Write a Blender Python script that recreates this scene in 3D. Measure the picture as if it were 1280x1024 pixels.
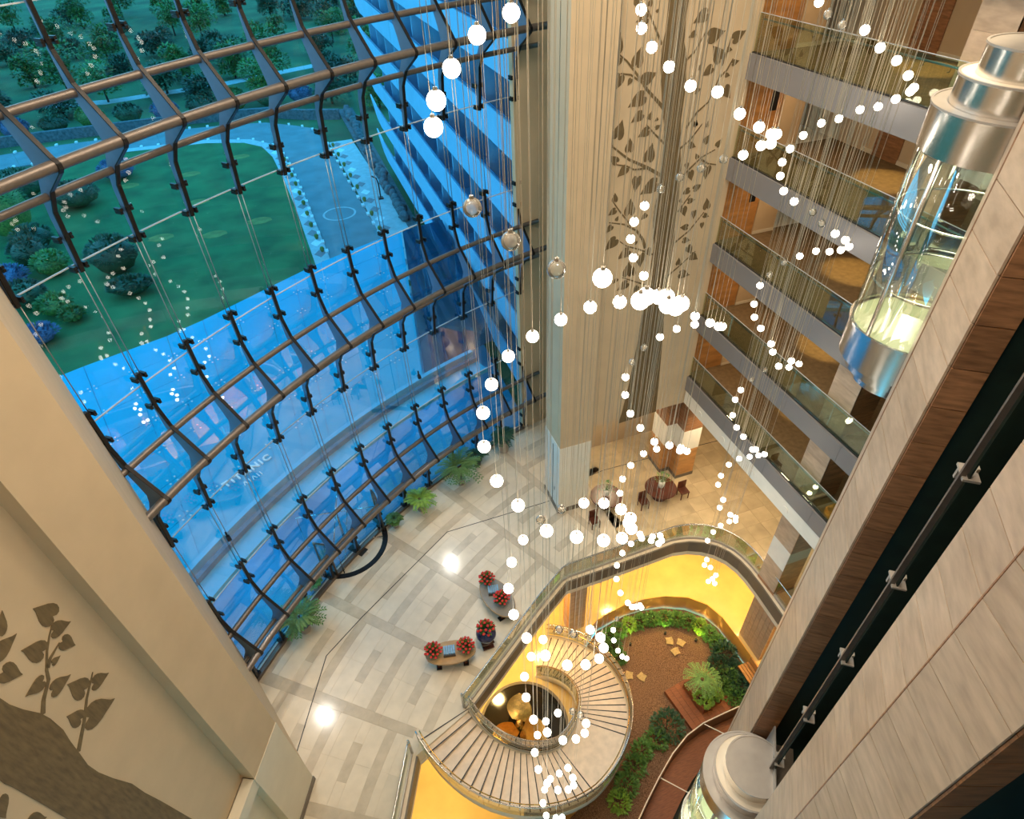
import bpy, bmesh, math, random
from mathutils import Vector, Matrix
from mathutils.geometry import tessellate_polygon
random.seed(7)
S = bpy.context.scene
COL = S.collection
for o in list(bpy.data.objects):
    bpy.data.objects.remove(o)
PI = math.pi
R = math.radians

# ------------------------------------------------------------------ camera
CAM_Z = 24.5
ROT = ((0.94211324, -0.24330303, 0.23070823),
       (-0.33364784, -0.61215907, 0.71689636),
       (-0.03319292, -0.75237285, -0.65790069))
cd = bpy.data.cameras.new('camera')
cam = bpy.data.objects.new('camera', cd)
COL.objects.link(cam)
m = Matrix(((ROT[0][0], -ROT[0][1], -ROT[0][2], 0), (ROT[1][0], -ROT[1][1], -ROT[1][2], 0),
            (ROT[2][0], -ROT[2][1], -ROT[2][2], CAM_Z), (0, 0, 0, 1)))
cam.matrix_world = m
cd.sensor_width = 36
cd.lens = 773 * 36 / 1280
cd.clip_end = 800
S.camera = cam

def cam_scale(p):
    """approximate pixels per metre and whether the point is in view"""
    q = Vector((p[0], p[1], p[2] - CAM_Z))
    c = [sum(ROT[k][j] * q[k] for k in range(3)) for j in range(3)]
    if c[2] < .5: return 0, False
    x, y = 640 + 773 * c[0] / c[2], 512 + 773 * c[1] / c[2]
    return 773 / c[2], (-40 < x < 1320 and -40 < y < 1064)

# ------------------------------------------------------------------ world: blue dusk sky
w = bpy.data.worlds.new('dusk_sky'); S.world = w; w.use_nodes = True
nt = w.node_tree; nt.nodes.clear()
out = nt.nodes.new('ShaderNodeOutputWorld'); bg = nt.nodes.new('ShaderNodeBackground')
geo = nt.nodes.new('ShaderNodeTexCoord'); sep = nt.nodes.new('ShaderNodeSeparateXYZ')
ramp = nt.nodes.new('ShaderNodeValToRGB')
ramp.color_ramp.elements[0].color = (.13, .55, .80, 1); ramp.color_ramp.elements[0].position = 0
ramp.color_ramp.elements[1].color = (.025, .32, .62, 1); ramp.color_ramp.elements[1].position = .8
nt.links.new(geo.outputs['Generated'], sep.inputs[0]); nt.links.new(sep.outputs['Z'], ramp.inputs[0])
nt.links.new(ramp.outputs[0], bg.inputs['Color']); nt.links.new(bg.outputs[0], out.inputs[0])
bg.inputs['Strength'].default_value = 3.3

# ------------------------------------------------------------------ exposure
S.view_settings.view_transform = 'Standard'; S.view_settings.look = 'None'
S.view_settings.gamma = 1; S.view_settings.use_curve_mapping = False
S.view_settings.exposure = 0.0

# ------------------------------------------------------------------ lamps of the building and added lights
WARM = (1, .84, .64)
AMBER = (1, .66, .22)
def area(name, loc, size, power, color=WARM, target=None, shape='DISK', spread=PI):
    l = bpy.data.lights.new(name, 'AREA'); l.shape = shape; l.size = size; l.energy = power; l.color = color
    l.spread = spread
    o = bpy.data.objects.new(name, l); o.location = loc; COL.objects.link(o)
    if target is not None:
        o.rotation_euler = (Vector(target) - Vector(loc)).to_track_quat('-Z', 'Y').to_euler()
    return o
def spot(name, loc, target, power, ang, color=WARM, blend=.5, radius=.06):
    l = bpy.data.lights.new(name, 'SPOT'); l.energy = power; l.color = color; l.spot_size = R(ang)
    l.spot_blend = blend; l.shadow_soft_size = radius
    o = bpy.data.objects.new(name, l); o.location = loc; COL.objects.link(o)
    o.rotation_euler = (Vector(target) - Vector(loc)).to_track_quat('-Z', 'Y').to_euler()
    return o
# atrium ceiling downlights
for i, (x, y) in enumerate([(-3, 5), (3, 3), (2, 12), (8, 8), (7, 15), (11, 14), (-2, 12), (4.5, 18.5)]):
    area('ceiling_downlight', (x, y, 30.6), 1.6, 600, WARM)
# corridor lamps on each balcony level, and one wall-washer that pools on the carpet
for z in (6.6, 9.9, 13.2, 16.5, 19.8):
    spot('corridor_spot', (18.0, 15.0, z + 2.45), (18.0, 15.0, z - .1), 380, 52, (1, .70, .25), .5)
    area('corridor_lamp', (16.6, 13.5, z + 2.4), .5, 22, (1, .74, .46))
    area('corridor_lamp', (16.6, 17.6, z + 2.4), .4, 30, (1, .68, .38))
# lobby soffit under the balconies
for x, y in [(16.2, 12.3), (16.2, 17.2), (12.2, 21), (19.5, 14.5)]:
    area('lobby_soffit_lamp', (x, y, 4.7), 1.0, 100, (1, .78, .48))
# basement lamps under the lobby slab
for x, y in [(11, 17.2), (14.5, 16.2), (17.2, 13), (3.2, 14.6), (6.2, 16.0), (-1.5, 8.0), (17.5, 9.5), (.2, 12.5)]:
    area('basement_lamp', (x, y, -1.15), .6, 210, AMBER)

# added unseen spots brighten garden and stair; blue lights added under the entrance canopy
spot('garden_fill_spot', (9.5, 7.5, 30.5), (11.5, 12.5, -6), 9000, 22, (1, .80, .52), .6, .25)
spot('stair_fill_spot', (3.0, 9.0, 30.5), (4.0, 11.0, -2), 5200, 20, (1, .84, .64), .6, .25)
for x, y in [(-6.5, 20.5), (-1.5, 25.5), (4.0, 28.5)]:
    area('canopy_fill_light', (x, y, 3.9), 2.2, 230, (.04, .60, 1))
# ------------------------------------------------------------------ materials
MATS = {}
def _new(name):
    mt = bpy.data.materials.new(name); mt.use_nodes = True
    n = mt.node_tree; n.nodes.clear()
    o = n.nodes.new('ShaderNodeOutputMaterial'); return mt, n, o
def mat(name, color, rough=.5, metal=0, var=.12, scale=3, bump=0, bscale=40, stretch=None, rnd=0, spec=.5, emit=None, color2=None, coat=0):
    if name in MATS: return MATS[name]
    mt, n, o = _new(name)
    p = n.nodes.new('ShaderNodeBsdfPrincipled')
    p.inputs['Roughness'].default_value = rough; p.inputs['Metallic'].default_value = metal
    p.inputs['Specular IOR Level'].default_value = spec
    if coat: p.inputs['Coat Weight'].default_value = coat; p.inputs['Coat Roughness'].default_value = .08
    tc = n.nodes.new('ShaderNodeTexCoord'); mp = n.nodes.new('ShaderNodeMapping')
    n.links.new(tc.outputs['Object'], mp.inputs[0])
    if stretch: mp.inputs['Scale'].default_value = stretch
    if rnd:
        oi = n.nodes.new('ShaderNodeObjectInfo')
        cmb = n.nodes.new('ShaderNodeVectorMath'); cmb.operation = 'SCALE'; cmb.inputs[0].default_value = (37, 23, 51)
        n.links.new(oi.outputs['Random'], cmb.inputs['Scale']); n.links.new(cmb.outputs[0], mp.inputs['Location'])
    nz = n.nodes.new('ShaderNodeTexNoise'); nz.inputs['Scale'].default_value = scale; nz.inputs['Detail'].default_value = 6
    n.links.new(mp.outputs[0], nz.inputs['Vector'])
    rp = n.nodes.new('ShaderNodeValToRGB')
    a = [max(0, c * (1 - var)) for c in color]; b = [min(1, c * (1 + var)) for c in (color2 or color)]
    rp.color_ramp.elements[0].color = (*a, 1); rp.color_ramp.elements[0].position = .3
    rp.color_ramp.elements[1].color = (*b, 1); rp.color_ramp.elements[1].position = .7
    n.links.new(nz.outputs['Fac'], rp.inputs[0])
    csock = rp.outputs[0]
    if rnd:
        hs = n.nodes.new('ShaderNodeHueSaturation'); mr = n.nodes.new('ShaderNodeMapRange')
        mr.inputs['To Min'].default_value = 1 - rnd; mr.inputs['To Max'].default_value = 1 + rnd
        n.links.new(oi.outputs['Random'], mr.inputs['Value']); n.links.new(mr.outputs[0], hs.inputs['Value'])
        n.links.new(csock, hs.inputs['Color']); csock = hs.outputs[0]
    n.links.new(csock, p.inputs['Base Color'])
    if bump:
        bz = n.nodes.new('ShaderNodeTexNoise'); bz.inputs['Scale'].default_value = bscale; bz.inputs['Detail'].default_value = 4
        n.links.new(mp.outputs[0], bz.inputs['Vector'])
        bp = n.nodes.new('ShaderNodeBump'); bp.inputs['Strength'].default_value = bump; bp.inputs['Distance'].default_value = .02
        n.links.new(bz.outputs['Fac'], bp.inputs['Height']); n.links.new(bp.outputs[0], p.inputs['Normal'])
    if emit:
        p.inputs['Emission Color'].default_value = (*emit[0], 1); p.inputs['Emission Strength'].default_value = emit[1]
    n.links.new(p.outputs[0], o.inputs[0])
    MATS[name] = mt; return mt
def glass(name, tint, ior=1.45, rough=0.0, boost=1.0, body=None):
    """architectural sheet glass: clear tinted body and a Fresnel reflection; body = (colour, share) adds a printed film"""
    mt, n, o = _new(name)
    tr = n.nodes.new('ShaderNodeBsdfTransparent'); tr.inputs[0].default_value = (*tint, 1)
    gl = n.nodes.new('ShaderNodeBsdfGlossy'); gl.inputs['Roughness'].default_value = rough
    fr = n.nodes.new('ShaderNodeFresnel'); fr.inputs[0].default_value = ior
    ml = n.nodes.new('ShaderNodeMath'); ml.operation = 'MULTIPLY'; ml.inputs[1].default_value = boost; ml.use_clamp = True
    mx = n.nodes.new('ShaderNodeMixShader')
    n.links.new(fr.outputs[0], ml.inputs[0]); n.links.new(ml.outputs[0], mx.inputs[0])
    base = tr.outputs[0]
    if body:
        df = n.nodes.new('ShaderNodeBsdfDiffuse'); nz = n.nodes.new('ShaderNodeTexNoise'); nz.inputs['Scale'].default_value = .6
        tc = n.nodes.new('ShaderNodeTexCoord'); n.links.new(tc.outputs['Object'], nz.inputs['Vector'])
        rp = n.nodes.new('ShaderNodeValToRGB')
        rp.color_ramp.elements[0].color = (*[c * .85 for c in body[0]], 1); rp.color_ramp.elements[1].color = (*[c * 1.1 for c in body[0]], 1)
        n.links.new(nz.outputs['Fac'], rp.inputs[0]); n.links.new(rp.outputs[0], df.inputs[0])
        m2 = n.nodes.new('ShaderNodeMixShader'); m2.inputs[0].default_value = body[1]
        n.links.new(base, m2.inputs[1]); n.links.new(df.outputs[0], m2.inputs[2]); base = m2.outputs[0]
    n.links.new(base, mx.inputs[1]); n.links.new(gl.outputs[0], mx.inputs[2])
    n.links.new(mx.outputs[0], o.inputs[0]); MATS[name] = mt; return mt

M = dict(
    plaster=mat('beige_plaster', (.58, .44, .28), .7, var=.05, scale=1.2, bump=.08, bscale=60),
    plaster_lt=mat('pale_plaster', (.72, .64, .50), .6, var=.04, scale=1.5),
    grey_side=mat('column_cladding', (.60, .50, .37), .55, var=.05, scale=2),
    mural=mat('mural_brown', (.150, .100, .042), .75, var=.25, scale=5, stretch=(3, 3, .6), bump=.1),
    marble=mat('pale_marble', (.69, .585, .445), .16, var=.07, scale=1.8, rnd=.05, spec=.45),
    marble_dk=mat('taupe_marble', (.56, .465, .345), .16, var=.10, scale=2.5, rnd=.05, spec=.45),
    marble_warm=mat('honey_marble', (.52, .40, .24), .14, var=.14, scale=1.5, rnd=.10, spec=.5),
    dark_joint=mat('dark_joint', (.02, .018, .016), .5),
    fascia=mat('grey_fascia', (.20, .19, .195), .45, var=.03, scale=1),
    fascia_dk=mat('taupe_fascia', (.145, .115, .085), .45, var=.06, scale=1.5),
    white=mat('white_paint', (.80, .76, .68), .5, var=.03),
    wood=mat('pale_veneer', (.45, .325, .225), .38, var=.13, scale=1.6, stretch=(1.3, 1.3, 4), rnd=.09, color2=(.49, .36, .255)),
    wood_dk=mat('walnut_veneer', (.29, .135, .062), .38, var=.35, scale=2.5, stretch=(1, 1, 6), rnd=.18),
    wood_or=mat('orange_veneer', (.46, .22, .07), .4, var=.22, scale=1.6, stretch=(1, 1, 3), rnd=.1),
    deck=mat('red_deck_wood', (.26, .085, .030), .5, var=.25, scale=4, stretch=(1, 8, 1), rnd=.1),
    carpet=mat('brown_carpet', (.19, .125, .06), .9, var=.2, scale=6, bump=.2, bscale=200),
    steel=mat('brushed_steel', (.62, .60, .58), .22, 1, var=.06, scale=8, stretch=(1, 1, 12)),
    steel_cap=mat('matt_steel', (.40, .365, .33), .42, .6, var=.08, scale=2.5),
    tube=mat('bronze_tube', (.165, .135, .115), .4, .55, var=.08, scale=6),
    fin=mat('slate_blue_fin', (.12, .19, .30), .42, .3, var=.06, scale=4),
    fin_dk=mat('black_fitting', (.018, .015, .014), .4, .5),
    rod=mat('steel_rod', (.36, .33, .30), .35, .8),
    seal=mat('grey_sealant', (.42, .46, .48), .5),
    rail_blue=mat('blue_grey_rail', (.20, .32, .42), .3, .7),
    shaft=mat('shaft_green_black', (.006, .016, .010), .55, var=.3),
    gold_floor=mat('honey_stone_floor', (.64, .47, .20), .13, var=.08, scale=1.2, spec=.5),
    gold_wall=mat('ochre_wall', (.72, .40, .09), .35, var=.08, scale=1),
    tread=mat('pale_stone_tread', (.68, .54, .41), .4, var=.10, scale=4, rnd=.04),
    black=mat('black_strip', (.018, .017, .016), .5),
    brass=mat('polished_bronze', (.60, .38, .12), .2, .95, var=.2, scale=5),
    water=mat('dark_pool', (.012, .010, .008), .08, var=.2),
    mulch=mat('bark_mulch', (.15, .075, .038), .95, var=.55, scale=24, bump=.7, bscale=55, color2=(.20, .115, .07)),
    stone=mat('sandstone', (.46, .34, .16), .8, var=.2, scale=9, bump=.3),
    leaf=mat('leaf_green', (.065, .175, .035), .5, var=.5, scale=6, rnd=.25, color2=(.085, .20, .04)),
    leaf_lt=mat('lime_leaf', (.20, .36, .045), .5, var=.35, scale=6, rnd=.15),
    leaf_dk=mat('dark_leaf', (.028, .085, .040), .5, var=.45, scale=6, rnd=.3),
    palm=mat('palm_green', (.14, .28, .07), .5, var=.3, scale=8, rnd=.2),
    red=mat('red_flower', (.62, .035, .03), .5, var=.25, scale=20, rnd=.1),
    pot=mat('grey_pot', (.34, .30, .26), .5),
    pot_dk=mat('dark_pot', (.05, .04, .035), .4),
    blue_vase=mat('cobalt_vase', (.025, .03, .10), .12, var=.5, scale=7),
    box_blue=mat('blue_paper', (.20, .40, .62), .6, var=.2, scale=12),
    table=mat('table_veneer', (.42, .26, .12), .3, var=.2, scale=3),
    table_gl=mat('grey_table_top', (.26, .235, .20), .2, var=.1),
    table_red=mat('mahogany', (.10, .028, .015), .25, var=.3, scale=3),
    trunk=mat('bark', (.07, .05, .035), .9, var=.3, scale=10),
    grass=mat('lawn_grass', (.026, .130, .036), .95, var=.30, scale=.35, bump=.4, bscale=30, color2=(.030, .145, .042)),
    dry=mat('dry_grass', (.17, .20, .05), .95, var=.3, scale=1),
    scrub=mat('scrub_ground', (.045, .12, .045), .95, var=.5, scale=.12),
    asphalt=mat('asphalt', (.17, .23, .26), .85, var=.15, scale=.5),
    paving=mat('pale_paving', (.42, .47, .50), .8, var=.12, scale=2),
    kerb=mat('white_kerb', (.72, .74, .75), .7),
    forecourt=mat('blue_forecourt', (.02, .23, .40), .5, var=.10, scale=1.5),  # even saturated blue over the whole forecourt
    paver_dk=mat('rose_paver', (.27, .22, .24), .8, var=.1, scale=4),
    rock=mat('grey_rock', (.10, .12, .14), .9, var=.4, scale=3, bump=.6, bscale=8),
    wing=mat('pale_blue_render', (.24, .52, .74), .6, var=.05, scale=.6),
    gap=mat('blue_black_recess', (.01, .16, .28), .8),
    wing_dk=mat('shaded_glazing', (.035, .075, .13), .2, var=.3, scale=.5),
    lav=mat('lavender', (.10, .15, .27), .8, var=.4, scale=8),
    cable=mat('pendant_cable', (.46, .39, .28), .4, .5, var=.05),
    bulb=mat('lit_globe', (1, .9, .75), .2, emit=((1, .88, .72), 12)),
    bulb_dim=mat('faint_globe', (.75, .70, .60), .08, emit=((1, .86, .68), .55), spec=.8, var=.3, scale=14),
    steel_lt=mat('pale_steel', (.74, .65, .52), .4, .35, var=.04),
    cap=mat('globe_cap', (.5, .47, .42), .3, .9),
    lift_floor=mat('lift_floor_stone', (.74, .76, .52), .5, var=.04, scale=1.5),
    lamp_disc=mat('soffit_lamp_disc', (1, .95, .85), .4, emit=((1, .85, .62), 1.4)),
    sign=mat('pale_sign_letters', (.90, .95, .95), .5),
    gutter=mat('blue_gutter', (.04, .46, .70), .45, var=.06),
    canopy_steel=mat('canopy_steel', (.02, .14, .30), .5, .3),
    cloth=mat('pale_cloth', (.62, .58, .48), .8),
    car_red=mat('red_strut', (.40, .03, .02), .4),
    screen=mat('black_sign', (.01, .01, .012), .3),
)
M['glass'] = glass('facade_glass', (.965, .982, .99), 1.45, 0.0, .3)
M['dark_canopy'] = glass('dark_canopy_glass', (.10, .30, .46), 1.4, .03, .5, ((.003, .10, .20), .35))
M['clear_globe'] = glass('clear_globe', (.90, .87, .80), 1.5, .02, 1.8, ((.85, .78, .66), .30))
M['rail_glass'] = glass('balustrade_glass', (.86, .91, .80), 1.45, 0.0, .55)
M['lift_glass'] = glass('lift_glass', (.93, .955, .91), 1.45, 0.0, .45)
M['canopy_glass'] = glass('canopy_glass', (.16, .42, .62), 1.35, .25, .35, ((.003, .44, .68), .94))

# ------------------------------------------------------------------ mesh helpers
class MB:
    def __init__(s): s.v = []; s.f = []; s.sm = False
    def quad(s, a, b, c, d): i = len(s.v); s.v += [a, b, c, d]; s.f.append((i, i+1, i+2, i+3)); return s
    def tri(s, a, b, c): i = len(s.v); s.v += [a, b, c]; s.f.append((i, i+1, i+2)); return s
    def box(s, x0, x1, y0, y1, z0, z1):
        i = len(s.v)
        s.v += [(x, y, z) for z in (z0, z1) for y in (y0, y1) for x in (x0, x1)]
        s.f += [tuple(i+k for k in q) for q in ((0,2,3,1),(4,5,7,6),(0,1,5,4),(2,6,7,3),(0,4,6,2),(1,3,7,5))]; return s
    def obox(s, c, u, hu, hv, z0, z1):
        """box around plan centre c, half size hu along unit dir u and hv across it"""
        v = (-u[1], u[0]); i = len(s.v)
        for z in (z0, z1):
            for sv in (-1, 1):
                for su in (-1, 1):
                    s.v.append((c[0]+u[0]*hu*su+v[0]*hv*sv, c[1]+u[1]*hu*su+v[1]*hv*sv, z))
        s.f += [tuple(i+k for k in q) for q in ((0,2,3,1),(4,5,7,6),(0,1,5,4),(2,6,7,3),(0,4,6,2),(1,3,7,5))]; return s
    def prism(s, poly, z0, z1, caps=True):
        n = len(poly); i = len(s.v)
        a = sum(poly[k][0]*poly[(k+1) % n][1]-poly[(k+1) % n][0]*poly[k][1] for k in range(n))
        if a < 0: poly = poly[::-1]
        s.v += [(p[0], p[1], z0) for p in poly] + [(p[0], p[1], z1) for p in poly]
        for k in range(n): s.f.append((i+k, i+(k+1) % n, i+n+(k+1) % n, i+n+k))
        if caps:
            for t in tessellate_polygon([[Vector((p[0], p[1], 0)) for p in poly]]):
                t = list(t)
                q = [poly[k] for k in t]
                if (q[1][0]-q[0][0])*(q[2][1]-q[0][1])-(q[2][0]-q[0][0])*(q[1][1]-q[0][1]) < 0: t = t[::-1]
                s.f.append(tuple(i+n+k for k in t)); s.f.append(tuple(i+k for k in t[::-1]))
        return s
    def band(s, path, off0, off1, z0, z1, closed=False):
        """wall ribbon of rectangular section along a plan path; z0/z1 may be lists"""
        n = len(path); L = []; Rr = []
        for k in range(n):
            a = path[(k-1) % n] if (closed or k > 0) else path[k]; b = path[(k+1) % n] if (closed or k < n-1) else path[k]
            d = Vector((b[0]-a[0], b[1]-a[1])); d.normalize(); nn = (d.y, -d.x)
            L.append((path[k][0]+nn[0]*off0, path[k][1]+nn[1]*off0)); Rr.append((path[k][0]+nn[0]*off1, path[k][1]+nn[1]*off1))
        Z0 = z0 if isinstance(z0, (list, tuple)) else [z0]*n; Z1 = z1 if isinstance(z1, (list, tuple)) else [z1]*n
        i = len(s.v)
        for k in range(n):
            s.v += [(*L[k], Z0[k]), (*Rr[k], Z0[k]), (*Rr[k], Z1[k]), (*L[k], Z1[k])]
        for k in range(n if closed else n-1):
            a = i+4*k; b = i+4*((k+1) % n)
            for j in range(4): s.f.append((a+j, a+(j+1) % 4, b+(j+1) % 4, b+j))
        if not closed: s.f += [(i+3, i+2, i+1, i), tuple(i+4*(n-1)+j for j in range(4))]
        return s
    def tube(s, pts, r, seg=8, closed=False):
        pts = [Vector(p) for p in pts]; n = len(pts); i = len(s.v)
        for k in range(n):
            a = pts[(k-1) % n] if (closed or k > 0) else pts[k]; b = pts[(k+1) % n] if (closed or k < n-1) else pts[k]
            d = (b-a).normalized(); up = Vector((0, 0, 1)) if abs(d.z) < .95 else Vector((1, 0, 0))
            x = d.cross(up).normalized(); y = x.cross(d)
            rr = r[k] if isinstance(r, (list, tuple)) else r
            for j in range(seg):
                t = 2*PI*j/seg; s.v.append(tuple(pts[k]+x*(rr*math.cos(t))+y*(rr*math.sin(t))))
        for k in range(n if closed else n-1):
            a = i+k*seg; b = i+((k+1) % n)*seg
            for j in range(seg): s.f.append((a+j, a+(j+1) % seg, b+(j+1) % seg, b+j))
        if not closed: s.f += [tuple(i+j for j in range(seg))[::-1], tuple(i+(n-1)*seg+j for j in range(seg))]
        s.sm = True; return s
    def lathe(s, prof, seg=24, c=(0, 0, 0), a0=0, a1=2*PI):
        full = abs(a1-a0-2*PI) < 1e-6; cols = seg if full else seg+1; i = len(s.v); n = len(prof)
        for j in range(cols):
            t = a0+(a1-a0)*j/seg
            for r, z in prof: s.v.append((c[0]+r*math.cos(t), c[1]+r*math.sin(t), c[2]+z))
        for j in range(seg):
            a = i+j*n; b = i+((j+1) % cols)*n
            for k in range(n-1): s.f.append((a+k, b+k, b+k+1, a+k+1))
        return s
    def ball(s, c, rx, ry=None, rz=None, seg=10, rings=6, jit=0):
        ry = ry or rx; rz = rz or rx; i = len(s.v)
        for k in range(rings+1):
            ph = PI*k/rings
            for j in range(seg):
                t = 2*PI*j/seg; q = 1+random.uniform(-jit, jit)
                s.v.append((c[0]+rx*q*math.sin(ph)*math.cos(t), c[1]+ry*q*math.sin(ph)*math.sin(t), c[2]+rz*q*math.cos(ph)))
        for k in range(rings):
            for j in range(seg): s.f.append((i+k*seg+j, i+(k+1)*seg+j, i+(k+1)*seg+(j+1) % seg, i+k*seg+(j+1) % seg))
        s.sm = True; return s
    def leafcard(s, c, d, l, wd, tilt=.3):
        """a pointed leaf with a folded midrib"""
        c = Vector(c); d = Vector(d).normalized(); x = d.cross(Vector((0, 0, 1)))
        x = x.normalized() if x.length > .01 else Vector((1, 0, 0)); up = x.cross(d)
        i = len(s.v); mid = c+d*(l*.45)
        s.v += [tuple(c), tuple(mid+x*wd*.5+up*wd*tilt*.5), tuple(c+d*l), tuple(mid-x*wd*.5+up*wd*tilt*.5), tuple(mid)]
        s.f += [(i, i+1, i+4), (i+1, i+2, i+4), (i+2, i+3, i+4), (i+3, i, i+4)]; return s
    def mesh(s, name, off=(0, 0, 0)):
        me = bpy.data.meshes.new(name)
        me.from_pydata([(v[0]-off[0], v[1]-off[1], v[2]-off[2]) for v in s.v], [], s.f); me.update()
        if s.sm:
            me.polygons.foreach_set('use_smooth', [True]*len(me.polygons))
        return me
    def build(s, name, material, parent=None, origin=None, smooth=None):
        if smooth is not None: s.sm = smooth
        if parent is not None: off = parent['_o'] if '_o' in parent else (0, 0, 0)
        elif origin is not None: off = origin
        else:
            xs = [v[0] for v in s.v]; ys = [v[1] for v in s.v]; zs = [v[2] for v in s.v]
            off = ((min(xs)+max(xs))/2, (min(ys)+max(ys))/2, min(zs))
        me = s.mesh(name, off); me.materials.append(material)
        o = bpy.data.objects.new(name, me); COL.objects.link(o)
        if parent is not None: o.parent = parent; WO[o.name] = off
        else: o.location = off
        WO[o.name] = tuple(off)
        return o
WO = {}
def sub(mb, name, material, part, thing_):
    """a sub-part: the part's frame equals its thing's frame"""
    me = mb.mesh(name, ORG.get(thing_.name, (0, 0, 0))); me.materials.append(material)
    o = bpy.data.objects.new(name, me); COL.objects.link(o); o.parent = part; return o
ORG = {}
def part(mb, name, material, thing_, smooth=None):
    if smooth is not None: mb.sm = smooth
    me = mb.mesh(name, ORG.get(thing_.name, (0, 0, 0))); me.materials.append(material)
    o = bpy.data.objects.new(name, me); COL.objects.link(o); o.parent = thing_; return o
def solo(mb, name, material, label=None, cat=None, group=None, kind=None, smooth=None):
    o = mb.build(name, material, smooth=smooth); tag(o, label, cat, group, kind); return o
def tag(o, label=None, cat=None, group=None, kind=None):
    if label: o['label'] = label
    if cat: o['category'] = cat
    if group: o['group'] = group
    if kind: o['kind'] = kind
    return o
def thing(name, loc=(0, 0, 0), label=None, cat=None, group=None, kind=None):
    o = bpy.data.objects.new(name, None); o.location = loc; o.empty_display_size = .3; COL.objects.link(o)
    ORG[o.name] = tuple(loc); return tag(o, label, cat, group, kind)
def inst(me, name, parent, loc=(0, 0, 0), rz=0):
    o = bpy.data.objects.new(name, me); COL.objects.link(o); o.parent = parent; o.location = loc; o.rotation_euler = (0, 0, rz); return o
def with_mat(me, material): me.materials.append(material); return me
def copy_tree(o, parent=None):
    c = o.copy(); COL.objects.link(c); c.parent = parent
    for ch in list(o.children): copy_tree(ch, c)
    return c
def azv(a): return (math.sin(R(a)), math.cos(R(a)))

# ------------------------------------------------------------------ measured positions (metres)
H1=[(2.64,7.6,23.3,0), (2.19,7.46,23.15,0), (1.8,7.17,22.92,0), (1.45,6.51,22.8,0), (1.39,6.5,22.56,0), (1.54,5.79,21.97,1), (1.79,5.37,21.75,1), (2.16,5.08,21.51,1),
    (2.6,4.94,21.39,0), (3.09,4.98,20.99,0), (3.16,4.99,21.02,0), (3.65,5.28,20.63,0), (3.91,5.39,20.53,0), (3.99,5.82,20.37,0), (3.87,5.43,20.46,0), (4.05,6.1,20.2,0),
    (3.89,6.81,19.76,0), (3.6,7.16,19.54,0), (3.22,7.37,19.29,0), (2.78,7.44,19.05,0), (2.34,7.34,18.86,0), (1.97,7.08,18.61,0), (1.67,6.57,18.55,0), (1.62,6.49,17.95,0),
    (1.68,6.13,17.53,0), (1.85,5.66,17.41,0), (2.18,5.35,17.03,0), (2.6,5.18,16.89,0), (3.08,5.2,16.55,0), (3.68,5.61,15.82,0), (3.78,5.53,16.13,0), (3.74,5.56,16.26,0),
    (3.75,5.55,16.39,0), (3.86,6.04,16.02,0), (3.81,6.56,15.63,0), (3.59,6.93,15.32,0), (3.24,7.18,15.01,1), (2.83,7.26,14.77,1), (2.42,7.17,14.43,0), (2.08,6.92,14.18,0),
    (1.85,6.47,14.04,0), (1.87,6.29,13.37,0), (1.98,5.86,13.13,0), (2.25,5.55,12.81,0), (2.66,5.39,12.43,0), (3.1,5.43,12.06,0), (3.58,5.71,11.47,0), (3.63,5.66,12.0,0),
    (3.56,5.72,12.37,0), (3.67,6.37,11.53,0), (3.47,6.78,10.77,1), (3.19,7.0,10.78,1), (2.81,7.08,10.42,0), (2.46,6.98,10.0,0), (2.18,6.72,9.67,0), (2.04,6.23,9.68,0),
    (2.13,5.99,8.91,0), (2.37,5.7,8.64,0), (2.74,5.57,8.14,0), (3.17,5.69,7.53,0), (3.47,5.79,7.39,0), (3.48,5.79,7.99,0), (3.5,6.15,7.69,1), (3.44,6.5,7.15,1),
    (3.15,6.81,6.59,0), (2.82,6.89,6.13,0), (2.52,6.79,5.68,0), (2.2,6.16,6.33,0), (2.27,6.09,5.2,0), (2.45,5.86,4.58,0), (2.75,5.75,4.01,0), (3.21,5.98,2.85,0),
    (3.34,5.89,3.36,0), (3.3,5.91,3.96,0), (3.32,6.3,3.68,0), (3.16,6.56,2.63,0), (2.91,6.68,2.07,0), (2.69,6.64,1.41,0), (2.41,6.08,2.2,0), (2.5,6.02,1.05,0),
    (2.79,5.88,0.92,0), (3.1,6.04,0.05,0)]
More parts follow.
